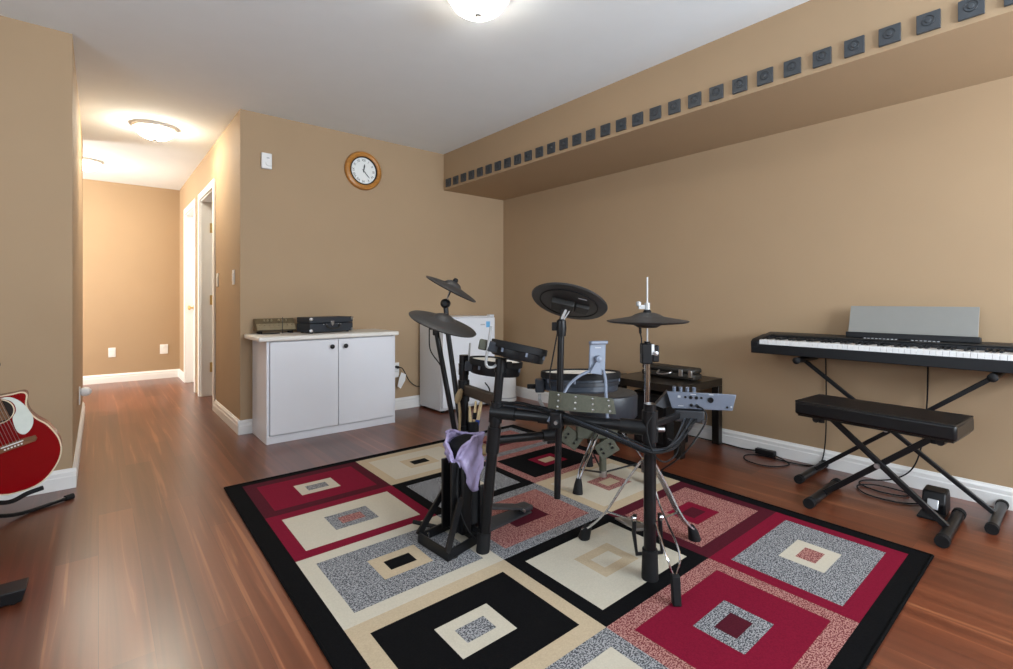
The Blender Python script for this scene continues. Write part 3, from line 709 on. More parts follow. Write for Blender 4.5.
t.part('body', MB().prism(ol, (0, 0.095, 0)), M['red_gtr'], bevel=0.004)
bd = MB().tube([p + V((0, 0.002, 0)) for p in ol], 0.0032, 6, closed=True)
t.part('binding', bd, M['cream_bind'])
hc = g(0, 0.157, -0.001)
t.part('sound_hole', MB().lathe([(0.050, -0.001), (0.050, 0.0015), (0.001, 0.0015)], hc, (0, -1, 0), 40), M['dark_hole'])
t.part('rosette', MB().lathe([(0.050, 0), (0.050, 0.002), (0.054, 0.002), (0.054, 0)], hc, (0, -1, 0), 40, ring=True), M['cream_bind'])
pg = [(0.026, 0.209), (0.055, 0.200), (0.078, 0.170), (0.091, 0.125), (0.093, 0.085), (0.085, 0.058), (0.068, 0.036), (0.046, 0.026), (0.030, 0.045), (0.030, 0.085), (0.036, 0.113), (0.052, 0.132), (0.058, 0.157), (0.052, 0.182), (0.035, 0.200)]
t.part('pickguard', MB().prism([p + V((0, -0.0005, 0)) for p in bez([g(a, b) for a, b in pg + pg[:1]], 4)[:-1]], (0, -0.0015, 0)), M['pearl'], label='white pickguard')
br_ = t.part('bridge', MB().prism([g(a, b, -0.0004) for a, b in [(-0.078, -0.008), (-0.070, -0.018), (0.070, -0.018), (0.078, -0.008), (0.076, 0.006), (0.030, 0.012), (-0.030, 0.012), (-0.076, 0.006)]], (0, -0.008, 0)), M['rosewood'], bevel=0.002)
t.part('saddle', MB().obox(g(0, 0.004, -0.010), GP * 0.036, GA * 0.002, V((0, 0.004, 0))), M['plastic_w'], under=br_)
for i in range(6):
    t.part('bridge_pin', MB().lathe([(0.0035, 0), (0.0035, 0.004), (0.001, 0.006)], g(-0.027 + i * 0.0108, -0.008, -0.008), (0, -1, 0), 10), M['plastic_w'], under=br_)
nk = MB(); nk.prism([g(-0.024, 0.21, -0.006), g(0.026, 0.21, -0.006), g(0.021, 0.52, -0.006), g(-0.021, 0.52, -0.006)], (0, 0.024, 0))
neck = t.part('neck', nk, M['red_gtr'], bevel=0.004)
t.part('fretboard', MB().prism([g(-0.027, 0.115, -0.002), g(0.029, 0.115, -0.002), g(0.022, 0.52, -0.0065), g(-0.022, 0.52, -0.0065)], (0, -0.006, 0)), M['rosewood'], under=neck)
for i in range(12):
    v_ = 0.52 - 0.648 * (1 - 2 ** (-(i + 1) / 12)) * 1.0
    t.part('fret', MB().obox(g(0, v_, -0.0125), GP * 0.024, GA * 0.0008, V((0, 0.0008, 0))), M['steel'], under=neck)
hd = t.part('headstock', MB().prism([g(-0.022, 0.52, 0.0), g(0.022, 0.52, 0.0), g(0.036, 0.56, 0.02), g(0.032, 0.69, 0.03), g(-0.032, 0.69, 0.03), g(-0.036, 0.56, 0.02)], (0, 0.016, 0)), M['rosewood'], bevel=0.002)
for i in range(3):
    for s in (-1, 1):
        t.part('tuner', MB().cyl(g(0.030 * s, 0.575 + 0.042 * i, 0.028), g(0.056 * s, 0.575 + 0.042 * i, 0.028), 0.006), M['steel'], under=hd)
for i in range(6):
    a = -0.027 + i * 0.0108; t.part('string', MB().tube([g(a, 0.0, -0.013), g(a * 0.75, 0.52, -0.016)], 0.0009, 5), M['steel'])

t = Thing('guitar_stand', 'black tubular guitar stand holding the red guitar', 'stand', (-0.35, 3.15, 0))
t.part('leg', MB().tube(bez([(-0.115, 3.285, 0.012), (-0.30, 3.17, 0.016), (-0.43, 3.10, 0.10), (-0.46, 3.16, 0.22)], 6), 0.009, 10), M['black_metal'])
t.part('leg', MB().tube(bez([(-0.80, 3.285, 0.012), (-0.62, 3.18, 0.016), (-0.48, 3.10, 0.10), (-0.46, 3.16, 0.22)], 6), 0.009, 10), M['black_metal'])
t.part('leg', MB().tube([(-0.46, 3.42, 0.012), (-0.46, 3.16, 0.28)], 0.009, 10), M['black_metal'])
t.part('foot_cap', MB().cyl((-0.128, 3.278, 0.0135), (-0.098, 3.296, 0.0135), 0.0135), M['rubber'])
t.part('upright', MB().tube([(-0.46, 3.16, 0.20), (-0.52, 3.155, 0.82)], 0.010, 10), M['black_metal'])
ar = bez([(-0.46, 3.15, 0.20), (-0.42, 3.10, 0.145), (-0.34, 3.04, 0.125), (-0.285, 2.965, 0.140), (-0.235, 2.935, 0.170), (-0.185, 2.93, 0.184)], 6)
t.part('cradle_arm', MB().tube(ar, 0.0095, 10), M['rubber'])
ar = bez([(-0.46, 3.15, 0.20), (-0.50, 3.10, 0.145), (-0.57, 3.04, 0.125), (-0.62, 2.965, 0.140), (-0.66, 2.935, 0.180)], 6)
t.part('cradle_arm', MB().tube(ar, 0.0095, 10), M['rubber'])
ar = bez([(-0.505, 3.155, 0.705), (-0.45, 3.12, 0.700), (-0.41, 3.05, 0.705), (-0.362, 2.985, 0.724), (-0.322, 2.975, 0.730)], 6)
t.part('neck_yoke', MB().tube(ar, 0.0085, 10), M['rubber'])

t = Thing('effects_pedal', 'black flat box at the lower left edge on bare floor', 'pedal', (-0.34, 2.31, 0))
t.part('housing', MB().prism([(-0.48, 2.265, 0.006), (-0.195, 2.265, 0.006), (-0.183, 2.265, 0.046), (-0.48, 2.265, 0.046)], (0, 0.09, 0)), M['black'], bevel=0.003)
for x in (-0.46, -0.215):
    for y in (2.28, 2.34): t.part('foot', MB().cyl((x, y, 0), (x, y, 0.007), 0.008), M['rubber'])

# ============================================================ ELECTRONIC DRUM KIT
RUGZ = 0.007
t = Thing('drum_rack', 'black tubular drum rack standing on the rug', 'drum rack', (1.35, 1.4, RUGZ))
P1a, P1b = V((1.168, 1.544, RUGZ)), V((1.220, 1.496, 0.745)); P3 = V((1.516, 1.012, RUGZ)); P2 = V((1.263, 1.811, RUGZ))
def on1(z): return P1a + (P1b - P1a) * ((z - RUGZ) / (0.745 - RUGZ))
po = t.part('post', MB().tube([on1(RUGZ), on1(0.60)], 0.0215, 18).tube([on1(0.60), on1(0.742)], 0.0175, 18), M['black_metal'])
t.part('rubber_foot', MB().tube([on1(RUGZ), on1(0.085)], [0.027, 0.0255], 18), M['rubber'], under=po)
po = t.part('post', MB().cyl(P3, P3 + V((0, 0, 0.625)), 0.0215, 18), M['black_metal'])
t.part('rubber_foot', MB().tube([P3, P3 + V((0, 0, 0.105))], [0.030, 0.027], 18), M['rubber'], under=po)
po = t.part('post', MB().cyl(P2, P2 + V((0, 0, 0.748)), 0.0205, 18), M['black_metal'])
t.part('rubber_foot', MB().tube([P2, P2 + V((0, 0, 0.085))], [0.028, 0.025], 18), M['rubber'], under=po)
B0, B1 = V((1.193, 1.520, 0.562)), V((1.514, 1.016, 0.543)); bd_ = (B1 - B0).normalized()
t.part('side_tube', MB().cyl(B0, B1, 0.0205, 18), M['black_metal'])
t.part('front_tube', MB().obox((on1(0.605) + (P2 + V((0, 0, 0.595)))) / 2, ((P2 + V((0, 0, 0.595))) - on1(0.605)) / 2, V((0.011, 0, 0)), V((0, 0, 0.025))), M['brown_metal'], bevel=0.006)
j = t.part('tee_joint', MB().tube([on1(0.40), on1(0.50)], 0.0265, 18).tube([on1(0.52), on1(0.60)], 0.0265, 18).cyl(B0, B0 + bd_ * 0.10, 0.0265, 18), M['black'], )
t.part('tee_joint', MB().cyl(P3 + V((0, 0, 0.490)), P3 + V((0, 0, 0.600)), 0.0275, 18).cyl(B1 - bd_ * 0.10, B1, 0.0265, 18), M['black'])
t.part('clamp_bolt', MB().cyl(P3 + V((0.022, -0.018, 0.532)), P3 + V((0.040, -0.033, 0.532)), 0.009), M['steel'])
t.part('tee_joint', MB().cyl(P2 + V((0, 0, 0.54)), P2 + V((0, 0, 0.635)), 0.026, 18), M['black'])
LB0, LB1 = on1(0.447), V((1.425, 1.392, 0.458))
t.part('lower_arm', MB().cyl(LB0, LB1, 0.0165, 16), M['black_metal'])
ld = (LB1 - LB0).normalized()
t.part('arm_clamp', MB().cyl(LB1 - ld * 0.055, LB1 + ld * 0.012, 0.0245, 16).obox(LB1 - ld * 0.02 + V((0, 0, 0.05)), ld * 0.012, V((0, 0, 0.045)), ld.cross(V((0, 0, 1))) * 0.012), M['black'])
t.part('wing_nut', MB().obox(LB1 - ld * 0.01 + V((0, 0, -0.028)), ld * 0.026, ld.cross(V((0, 0, 1))) * 0.004, V((0, 0, 0.008))), M['black'], bevel=0.002)
bc = B0 + bd_ * 0.265
t.part('pole_clamp', MB().obox(bc + V((-0.012, -0.012, 0.004)), bd_ * 0.022, V((0, 0, 0.030)), bd_.cross(V((0, 0, 1))) * 0.036), M['black'], bevel=0.005)
t.part('clamp_bolt', MB().cyl(bc + V((-0.03, -0.03, 0.0)), bc + V((-0.055, -0.045, 0.0)), 0.007), M['steel'])

def frame_of(n):
    n = V(n).normalized(); a = RT - n * RT.dot(n); a.normalize(); return n, a, n.cross(a)
def cymbal_prof(r, th=0.007):
    return [(0.004, -0.004), (0.030, -0.010), (r * .42, -0.008), (r * .75, -0.008), (r - 0.004, -0.005), (r, 0.0), (r - 0.005, 0.004), (r * .7, 0.012), (r * .40, 0.019), (r * .33, 0.021), (r * .26, 0.033), (r * .16, 0.040), (0.010, 0.042), (0.001, 0.042)]
def cymbal(name, label, c, n, r, group='black rubber cymbal pads'):
    n = V(n).normalized(); t = Thing(name, label, 'cymbal', c, group)
    t.part('bow', MB().lathe(cymbal_prof(r), c, n, 48), M['cym'])
    return t, n
# crash on the near side, seen from below
cc = V((1.368, 1.267, 0.996)); cn = (UP + FW * 0.46 + RT * 0.29).normalized()
t, cn = cymbal('crash_cymbal', 'black crash cymbal pad tilted to show its underside, centre of kit', cc, cn, 0.146)
_, ca, cb = frame_of(cn)
t.part('underside_ring', MB().lathe([(0.108, -0.010), (0.108, -0.0075), (0.112, -0.0075), (0.112, -0.010)], cc, cn, 44, ring=True), M['rubber'])
t.part('sensor_box', MB().obox(cc - cn * 0.020 - ca * 0.022, ca * 0.044, cb * 0.032, cn * 0.012), M['cym_under'], bevel=0.005)
t.part('sensor_box', MB().obox(cc - cn * 0.018 + ca * 0.052, ca * 0.026, cb * 0.028, cn * 0.009), M['cym_under'], bevel=0.005)
t.part('marking', MB().obox(cc - cn * 0.0092 + ca * 0.045 - cb * 0.066, ca * 0.016, cb * 0.0025, cn * 0.0006), M['ink_g'])
t.part('wing_nut', MB().lathe([(0.010, 0.038), (0.012, 0.046), (0.008, 0.062), (0.001, 0.063)], cc, cn, 14), M['rubber'])
# its pole, clamped to the rack
t = Thing('cymbal_pole', 'straight black pole clamped to rack carrying the tilted crash cymbal', 'cymbal stand', (1.34, 1.29, 0.252))
q0, q1 = V((1.334, 1.296, 0.252)), V((1.346, 1.286, 0.897))
t.part('tube', MB().cyl(q0, q1, 0.0125, 16), M['black_metal'])
t.part('tilter', MB().lathe([(0.017, -0.03), (0.020, 0.0), (0.018, 0.028), (0.008, 0.034)], q1, (0, 0, 1), 16), M['black'])
t.part('wing_screw', MB().obox(q1 - RT * 0.026 + V((0, 0, 0.006)), RT * 0.010, V((0, 0, 0.016)), FW * 0.007), M['black'], bevel=0.003)
t.part('tilt_rod', MB().tube([q1 + V((0, 0, 0.03)), cc - cn * 0.012], 0.0055, 10).tube([q1 + V((0, 0, 0.03)) + RT * 0.009, cc - cn * 0.012 + RT * 0.02], 0.0025, 8), M['satin'])
t.part('cable', MB().tube(bez([cc - cn * 0.02 - ca * 0.02, q1 - RT * 0.03 + V((0, 0, -0.10)), q1 - RT * 0.045 + V((0, 0, -0.19)), q1 - RT * 0.038 + V((0, 0, -0.24)), q1 - RT * 0.014 + V((0, 0, -0.31))], 8), 0.0028, 6), M['rubber'])

# left cymbals on leaning booms
c2 = V((1.170, 1.838, 0.899)); n2 = (UP + RT * 0.35 - FW * 0.14).normalized()
t, _ = cymbal('ride_cymbal', 'wide black cymbal pad in front of the mini fridge', c2, n2, 0.156)
t.part('logo_mark', MB().lathe([(0.001, 0.0425), (0.008, 0.0425), (0.008, 0.048), (0.001, 0.048)], c2, n2, 12), M['cym'])
c3 = V((1.362, 2.063, 1.058)); n3 = (UP + RT * 0.53 - FW * 0.03).normalized()
t, _ = cymbal('splash_cymbal', 'small steeply tilted black cymbal pad, highest at left of kit', c3, n3, 0.141)
t.part('wing_nut', MB().lathe([(0.012, 0.038), (0.014, 0.046), (0.010, 0.058), (0.001, 0.06)], c3, n3, 14), M['rubber'])
t = Thing('cymbal_boom', 'black boom pole leaning out under the wide cymbal pad', 'cymbal stand', (1.2, 1.81, 0.33))
e0, e1 = V((1.225, 1.795, 0.330)), V((1.146, 1.857, 0.872))
t.part('tube', MB().cyl(e0, e1, 0.0115, 14), M['black_metal'])
t.part('tilter', MB().obox(e1, RT * 0.014, FW * 0.012, V((0, 0, 0.026))), M['black'], bevel=0.005)
t.part('wing_screw', MB().obox(e1 - RT * 0.022 + V((0, 0, 0.012)), RT * 0.010, FW * 0.004, V((0, 0, 0.013))), M['black'], bevel=0.003)
t.part('tilt_rod', MB().cyl(e1 + V((0, 0, 0.015)), c2 - n2 * 0.006, 0.005, 10), M['steel'])
t.part('cable', MB().tube(bez([e1 - RT * 0.03, e1 - RT * 0.025 + V((0, 0, -0.09)), e1 + RT * 0.02 + V((0, 0, -0.16)), e1 + RT * 0.055 + V((0, 0, -0.25)), e0 - RT * 0.03 + V((0, 0, 0.16)), e0 + RT * 0.0 + V((0, 0, 0.08))], 8), 0.003, 6), M['rubber'])
t = Thing('cymbal_boom', 'black boom pole carrying the small steeply tilted cymbal pad', 'cymbal stand', (1.3, 1.9, 0.45))
f0, f1, f2 = V((1.272, 1.850, 0.44)), V((1.338, 2.058, 0.845)), V((1.336, 2.075, 0.985))
t.part('tube', MB().tube([f0, f1, f2], 0.0125, 14), M['black_metal'])
t.part('collar', MB().cyl(f1 + V((0, 0, -0.012)), f1 + V((0, 0, 0.03)), 0.018), M['black'])
t.part('tilter', MB().lathe([(0.012, -0.030), (0.024, -0.016), (0.024, 0.018), (0.012, 0.030)], f2 + V((0, 0, 0.0)), tuple(FW), 18), M['black'])
t.part('tilt_rod', MB().cyl(f2, c3 - n3 * 0.006, 0.0055, 10), M['chrome'])

# pads
def pad(name, label, c, n, r, hgt, head, lugs=6, group=None, shell='black'):
    n, a, b = frame_of(n); t = Thing(name, label, 'drum pad', c, group)
    t.part('shell', MB().lathe([(r * .80, -hgt), (r * .90, -hgt), (r * .93, -hgt + 0.006), (r * .93, -0.012), (r * .90, -0.010)], c, n, 44), M[shell])
    t.part('rim', MB().lathe([(r * .93, -0.020), (r, -0.018), (r, 0.002), (r * .985, 0.007), (r * .94, 0.007), (r * .925, 0.001), (r * .925, -0.006)], c, n, 44, ring=True), M['rubber'])
    t.part('drum_head', MB().lathe([(r * .93, -0.010), (r * .93, 0.0), (0.001, 0.001)], c, n, 44), head)
    for k_ in range(lugs):
        q = 2 * math.pi * k_ / lugs + 0.5; d = a * math.cos(q) + b * math.sin(q)
        t.part('lug', MB().cyl(c + d * (r * .955) - n * 0.034, c + d * (r * .955) - n * 0.016, 0.0050, 10), M['module'])
    return t, n, a, b
tc_ = V((1.291, 1.463, 0.819)); tn = UP + RT * 0.215 + FW * 0.075
t, n_, a_, b_ = pad('tom_pad', 'upper black tom pad on rack corner seen edge on', tc_, tn, 0.114, 0.052, M['mesh_d'], 7, 'small tom pads on the rack')
t.part('rod_mount', MB().obox(tc_ - a_ * 0.100 - n_ * 0.020 - FW * 0.05, a_ * 0.024, FW * 0.016, n_ * 0.020), M['greyblue'], bevel=0.004).data.materials[0] = M['throne_side']
t.part('wing_screw', MB().obox(tc_ - a_ * 0.142 - n_ * 0.020 - FW * 0.05, a_ * 0.017, FW * 0.006, n_ * 0.021), M['olive_d'], bevel=0.006)
tb = V((1.328, 1.660, 0.738)); 
t, n2_, a2_, b2_ = pad('tom_pad', 'lower tom pad with white head behind the upper one', tb, UP + RT * 0.10 + FW * 0.02, 0.117, 0.056, M['mesh'], 7, 'small tom pads on the rack')
t.part('rod_mount', MB().obox(tb - a2_ * 0.100 - n2_ * 0.030 - FW * 0.03, a2_ * 0.030, FW * 0.016, n2_ * 0.020), M['throne_side'], bevel=0.004)
t = Thing('tom_holder', 'bent chrome rod holding the upper tom pad to rack post', 'drum holder', (1.21, 1.5, 0.74))
w0 = V((1.206, 1.512, 0.0))
t.part('bent_rod', MB().tube(bez([(1.166, 1.488, 0.902), (1.157, 1.496, 0.817), (1.151, 1.501, 0.763), (1.157, 1.496, 0.744), (1.178, 1.491, 0.742), (1.205, 1.503, 0.748)], 6), 0.0055, 10), M['satin'])
t.part('post_clamp', MB().cyl(on1(0.718), on1(0.772), 0.0225, 16), M['black'])
t.part('wing_screw', MB().obox(on1(0.745) + RT * 0.034, RT * 0.012, FW * 0.004, V((0, 0, 0.014))), M['black'], bevel=0.003)
t = Thing('tom_holder', 'chrome rod holding the lower tom pad to the rear rack post', 'drum holder', (1.26, 1.80, 0.70))
t.part('bent_rod', MB().tube(bez([V((1.285, 1.793, 0.809)), V((1.281, 1.796, 0.737)), V((1.278, 1.790, 0.705)), V((1.290, 1.742, 0.690))], 6), 0.0045, 10), M['satin'])
t.part('post_clamp', MB().cyl(P2 + V((0, 0, 0.66)), P2 + V((0, 0, 0.71)), 0.024, 16), M['black'])

# snare
sc_ = V((1.590, 1.408, 0.690))
t, n_, a_, b_ = pad('snare_pad', 'wide snare pad with white mesh head behind the olive strap', sc_, UP + FW * 0.075 - RT * 0.005, 0.170, 0.072, M['mesh'], 8, shell='snare_shell')
t.part('band', MB().lathe([(0.1605, -0.046), (0.164, -0.044), (0.164, -0.030), (0.1605, -0.028)], sc_, n_, 44, ring=True), M['throne_side'])
t.part('mount_block', MB().obox(sc_ - a_ * 0.176 - n_ * 0.048 - FW * 0.03, a_ * 0.020, FW * 0.020, UP * 0.028), M['throne_side'], bevel=0.006)
t.part('wing_screw', MB().obox(sc_ - a_ * 0.212 - n_ * 0.052 - FW * 0.03, a_ * 0.018, FW * 0.005, UP * 0.010), M['black'], bevel=0.004)
sm = sc_ - a_ * 0.176 - FW * 0.03
sb = B0 + bd_ * 0.215
t = Thing('snare_holder', 'short chrome rod joining the snare pad to the rack tube', 'drum holder', (sb.x, sb.y, 0.59))
t.part('rod', MB().tube([sm + V((0, 0, -0.085)), V((sm.x, sm.y, 0.577)), V((sb.x, sb.y, 0.585))], 0.007, 10), M['satin'])
t.part('clamp', MB().cyl(sb - bd_ * 0.022, sb + bd_ * 0.022, 0.0245, 16), M['black'])

# throne
tx, ty = 2.135, 1.725
t = Thing('drum_throne', 'round black drum stool on chrome tripod behind the rack', 'drum throne', (tx, ty, RUGZ))
s_ = t.part('seat', MB().lathe([(0.150, 0.366), (0.178, 0.370), (0.184, 0.380), (0.186, 0.484), (0.182, 0.494), (0.166, 0.498)], (tx, ty, 0), n=48), M['throne_side'])
t.part('seat_top', MB().lathe([(0.160, 0.490), (0.176, 0.4975), (0.150, 0.502), (0.08, 0.506), (0.001, 0.507)], (tx, ty, 0), n=48), M['throne_top'], under=s_)
t.part('seat_plate', MB().cyl((tx, ty, 0.352), (tx, ty, 0.374), 0.10, 24), M['olive_d'])
t.part('column', MB().cyl((tx, ty, 0.060), (tx, ty, 0.36), 0.020, 18), M['olive_d'])
t.part('column_tip', MB().cyl((tx, ty, 0.030), (tx, ty, 0.062), 0.022, 18), M['steel'])
for (dx, dy, rt_) in ((-0.075, 0.035, 35), (0.005, -0.03, -32)):
    ctr = V((1.991, 1.829, 0.245)) if dx < -0.05 else V((2.116, 1.685, 0.200))
    q = R(rt_); a__ = RT * math.cos(q) - UP * math.sin(q); b__ = RT * math.sin(q) + UP * math.cos(q)
    q_ = t.part('clamp_plate', MB().obox(ctr, a__ * 0.056, b__ * 0.045, FW * 0.012), M['olive'], bevel=0.004, label='olive clamp plate with bolts')
    for s1 in (-1, 1):
        for s2 in (-1, 1): t.part('bolt', MB().cyl(ctr + a__ * 0.028 * s1 + b__ * 0.012 * s2 - FW * 0.012, ctr + a__ * 0.028 * s1 + b__ * 0.012 * s2 - FW * 0.018, 0.006, 10), M['black'], under=q_)
t.part('lower_arm_plate', MB().obox((tx - 0.03, ty + 0.02, 0.300), RT * 0.11, UP * 0.055, FW * 0.03), M['olive_d'], bevel=0.004)
for (fx, fy) in ((1.890, 1.690), (2.258, 1.930), (2.285, 1.530)):
    hub = V((tx, ty, 0.330)); ft = V((fx, fy, RUGZ)); d = (ft - hub); d.z = 0; d.normalize(); sd_ = V((-d.y, d.x, 0))
    kn = ft - d * 0.035 + V((0, 0, 0.115))
    l = t.part('leg', MB().strip([p + sd_ * 0.014 for p in bez([hub + d * 0.02, hub + d * 0.10 - UP * 0.05, kn + UP * 0.02, ft + UP * 0.05], 4)], [p - sd_ * 0.014 for p in bez([hub + d * 0.02, hub + d * 0.10 - UP * 0.05, kn + UP * 0.02, ft + UP * 0.05], 4)], UP * 0.004), M['chrome_soft']) if fx > 2.27 else t.part('leg', MB().tube([hub + d * 0.02 + sd_ * 0.014, kn + sd_ * 0.011, ft + V((0, 0, 0.05)) + sd_ * 0.004], 0.0055, 8).tube([hub + d * 0.02 - sd_ * 0.014, kn - sd_ * 0.011, ft + V((0, 0, 0.05)) - sd_ * 0.004], 0.0055, 8), M['chrome'])
    t.part('rubber_foot', MB().tube([ft, ft + V((0, 0, 0.045)) - d * 0.006, ft + V((0, 0, 0.075)) - d * 0.01], [0.027, 0.021, 0.014], 14), M['rubber'], under=l)
    t.part('brace', MB().tube([V((tx, ty, 0.05)), kn], 0.005, 8), M['black_metal'])

# hi-hat stand and hi-hat cymbals
hx, hy = 1.639, 1.106; HC = V((hx, hy, 0))
t = Thing('hi_hat_stand', 'chrome hi-hat stand with tripod legs and pedal at right of kit', 'hi-hat stand', (hx, hy, RUGZ))
t.part('pull_rod', MB().cyl(HC + UP * 0.72, HC + UP * 1.092, 0.0036, 10), M['satin'])
cl = t.part('clutch', MB().cyl(HC + UP * 0.953, HC + UP * 0.992, 0.0105, 14).obox(HC + UP * 0.976 - RT * 0.020, RT * 0.014, FW * 0.005, UP * 0.008), M['satin'])
t.part('wing_screw', MB().lathe([(0.004, -0.010), (0.010, -0.007), (0.010, 0.007), (0.004, 0.010)], HC + UP * 0.988 - RT * 0.034, (0, 0, 1), 12), M['satin'], under=cl)
t.part('upper_tube', MB().cyl(HC + UP * 0.535, HC + UP * 0.79, 0.0115, 16), M['chrome'])
t.part('tube_sleeve', MB().lathe([(0.011, 0.80), (0.017, 0.802), (0.017, 0.826), (0.011, 0.834), (0.012, 0.842)], HC, n=16), M['black'])
sbx = t.part('control_box', MB().obox(HC + UP * 0.795 - RT * 0.004, RT * 0.021, FW * 0.020, UP * 0.040), M['black'], bevel=0.005)
t.part('side_clamp', MB().obox(HC + UP * 0.795 + RT * 0.030, RT * 0.013, FW * 0.014, UP * 0.032), M['black'], under=sbx, bevel=0.004)
t.part('side_knob', MB().lathe([(0.009, 0), (0.009, 0.012), (0.001, 0.013)], HC + UP * 0.798 + RT * 0.026 - FW * 0.016, tuple(-FW), 12), M['steel'], under=sbx)
t.part('strip', MB().obox(HC + UP * 0.812 + RT * 0.016 - FW * 0.020, RT * 0.005, FW * 0.002, UP * 0.020), M['print_w'], under=sbx)
t.part('height_collar', MB().cyl(HC + UP * 0.478, HC + UP * 0.545, 0.020, 16).obox(HC + UP * 0.505 - RT * 0.024, RT * 0.012, FW * 0.008, UP * 0.014), M['steel'])
t.part('lower_tube', MB().cyl(HC + UP * 0.06, HC + UP * 0.49, 0.014, 16), M['chrome'])
t.part('hub', MB().cyl(HC + UP * 0.335, HC + UP * 0.385, 0.023, 16), M['chrome'])
for (fx, fy) in ((1.557, 1.358), (1.903, 1.055)):
    ft = V((fx, fy, RUGZ)); d = ft - HC; d.z = 0; ln_ = d.length; d.normalize(); sd_ = V((-d.y, d.x, 0))
    path = bez([HC + d * 0.02 + UP * 0.372, HC + d * (ln_ * .36) + UP * 0.255, HC + d * (ln_ * .62) + UP * 0.140, HC + d * (ln_ * .85) + UP * 0.070, HC + d * ln_ + UP * 0.045], 5)
    wd_ = 0.015
    l = t.part('leg', MB().strip([p + sd_ * wd_ for p in path], [p - sd_ * wd_ for p in path], d * 0.006 + UP * 0.004), M['chrome_soft'])
    t.part('rubber_foot', MB().tube([ft, ft + UP * 0.034 - d * 0.010, ft + UP * 0.058 - d * 0.022], [0.025, 0.021, 0.014], 14), M['rubber'], under=l)
    t.part('brace', MB().strip([path[10] + sd_ * 0.005, HC + d * 0.015 + UP * 0.13 + sd_ * 0.005], [path[10] - sd_ * 0.005, HC + d * 0.015 + UP * 0.13 - sd_ * 0.005], UP * 0.003), M['chrome'])
ft = V((1.450, 0.870, RUGZ)); d = ft - HC; d.z = 0; d.normalize(); sd_ = V((-d.y, d.x, 0))
loop = bez([HC + d * 0.03 + UP * 0.34 + sd_ * 0.006, HC + d * 0.10 + UP * 0.24 + sd_ * 0.018, ft + UP * 0.155 - d * 0.035 + sd_ * 0.024, ft + UP * 0.085 - d * 0.01 + sd_ * 0.004], 6)
loop2 = bez([ft + UP * 0.085 - d * 0.01 - sd_ * 0.004, ft + UP * 0.155 - d * 0.035 - sd_ * 0.024, HC + d * 0.10 + UP * 0.24 - sd_ * 0.018, HC + d * 0.03 + UP * 0.34 - sd_ * 0.006], 6)
l = t.part('wire_leg', MB().tube(loop + loop2, 0.0038, 8), M['chrome'])
t.part('rubber_foot', MB().obox(ft + UP * 0.048, sd_ * 0.014, (UP * 0.046 - d * 0.006), d * 0.012), M['rubber'], under=l, bevel=0.004)
# pedal of the hi-hat
fb0, fb1 = HC + V((0.02, -0.0, 0.09)), V((1.80, 1.26, 0.03))
pd = V((0.555, 0.832, 0)).normalized(); ps = V((-pd.y, pd.x, 0))
t.part('pedal_frame', MB().tube([HC + ps * 0.050 + UP * 0.17, HC + ps * 0.054 + UP * 0.10, HC + ps * 0.050 + UP * 0.028 - pd * 0.02, HC - ps * 0.050 + UP * 0.028 - pd * 0.02, HC - ps * 0.054 + UP * 0.10, HC - ps * 0.050 + UP * 0.17], 0.0085, 8), M['black_metal'])
t.part('pedal_board', MB().obox(HC + pd * 0.15 + UP * 0.065, pd * 0.13 - UP * 0.035, ps * 0.036, UP * 0.005), M['steel'], bevel=0.003)
t.part('chain_bolt', MB().cyl(HC + ps * 0.062 + UP * 0.155, HC + ps * 0.048 + UP * 0.155, 0.012, 12).cyl(HC - ps * 0.062 + UP * 0.155, HC - ps * 0.048 + UP * 0.155, 0.012, 12), M['chrome'])

hc_ = HC + UP * 0.920
t = Thing('hi_hat_cymbals', 'flat black hi-hat cymbal pad threaded on thin chrome rod', 'cymbal', tuple(hc_), 'black rubber cymbal pads')
t.part('top_cymbal', MB().lathe([(0.012, -0.012), (0.05, -0.014), (0.14, -0.006), (0.154, -0.001), (0.156, 0.002), (0.150, 0.004), (0.10, 0.012), (0.062, 0.019), (0.046, 0.028), (0.026, 0.034), (0.008, 0.035)], hc_, n=52), M['cym'])
t.part('bottom_hub', MB().lathe([(0.008, -0.026), (0.036, -0.024), (0.050, -0.016), (0.050, -0.012)], hc_, n=32), M['cym_under'])
t.part('felt', MB().lathe([(0.008, 0.030), (0.015, 0.032), (0.015, 0.040), (0.010, 0.046), (0.006, 0.046)], hc_, n=18), M['rubber'])
t.part('cable', MB().tube(bez([hc_ - RT * 0.028 - UP * 0.02, hc_ - RT * 0.027 - UP * 0.045, hc_ - RT * 0.022 - UP * 0.075, hc_ - RT * 0.024 - UP * 0.12, hc_ - RT * 0.006 - UP * 0.18], 6), [0.005] * 7 + [0.0026] * 18, 8), M['rubber'])

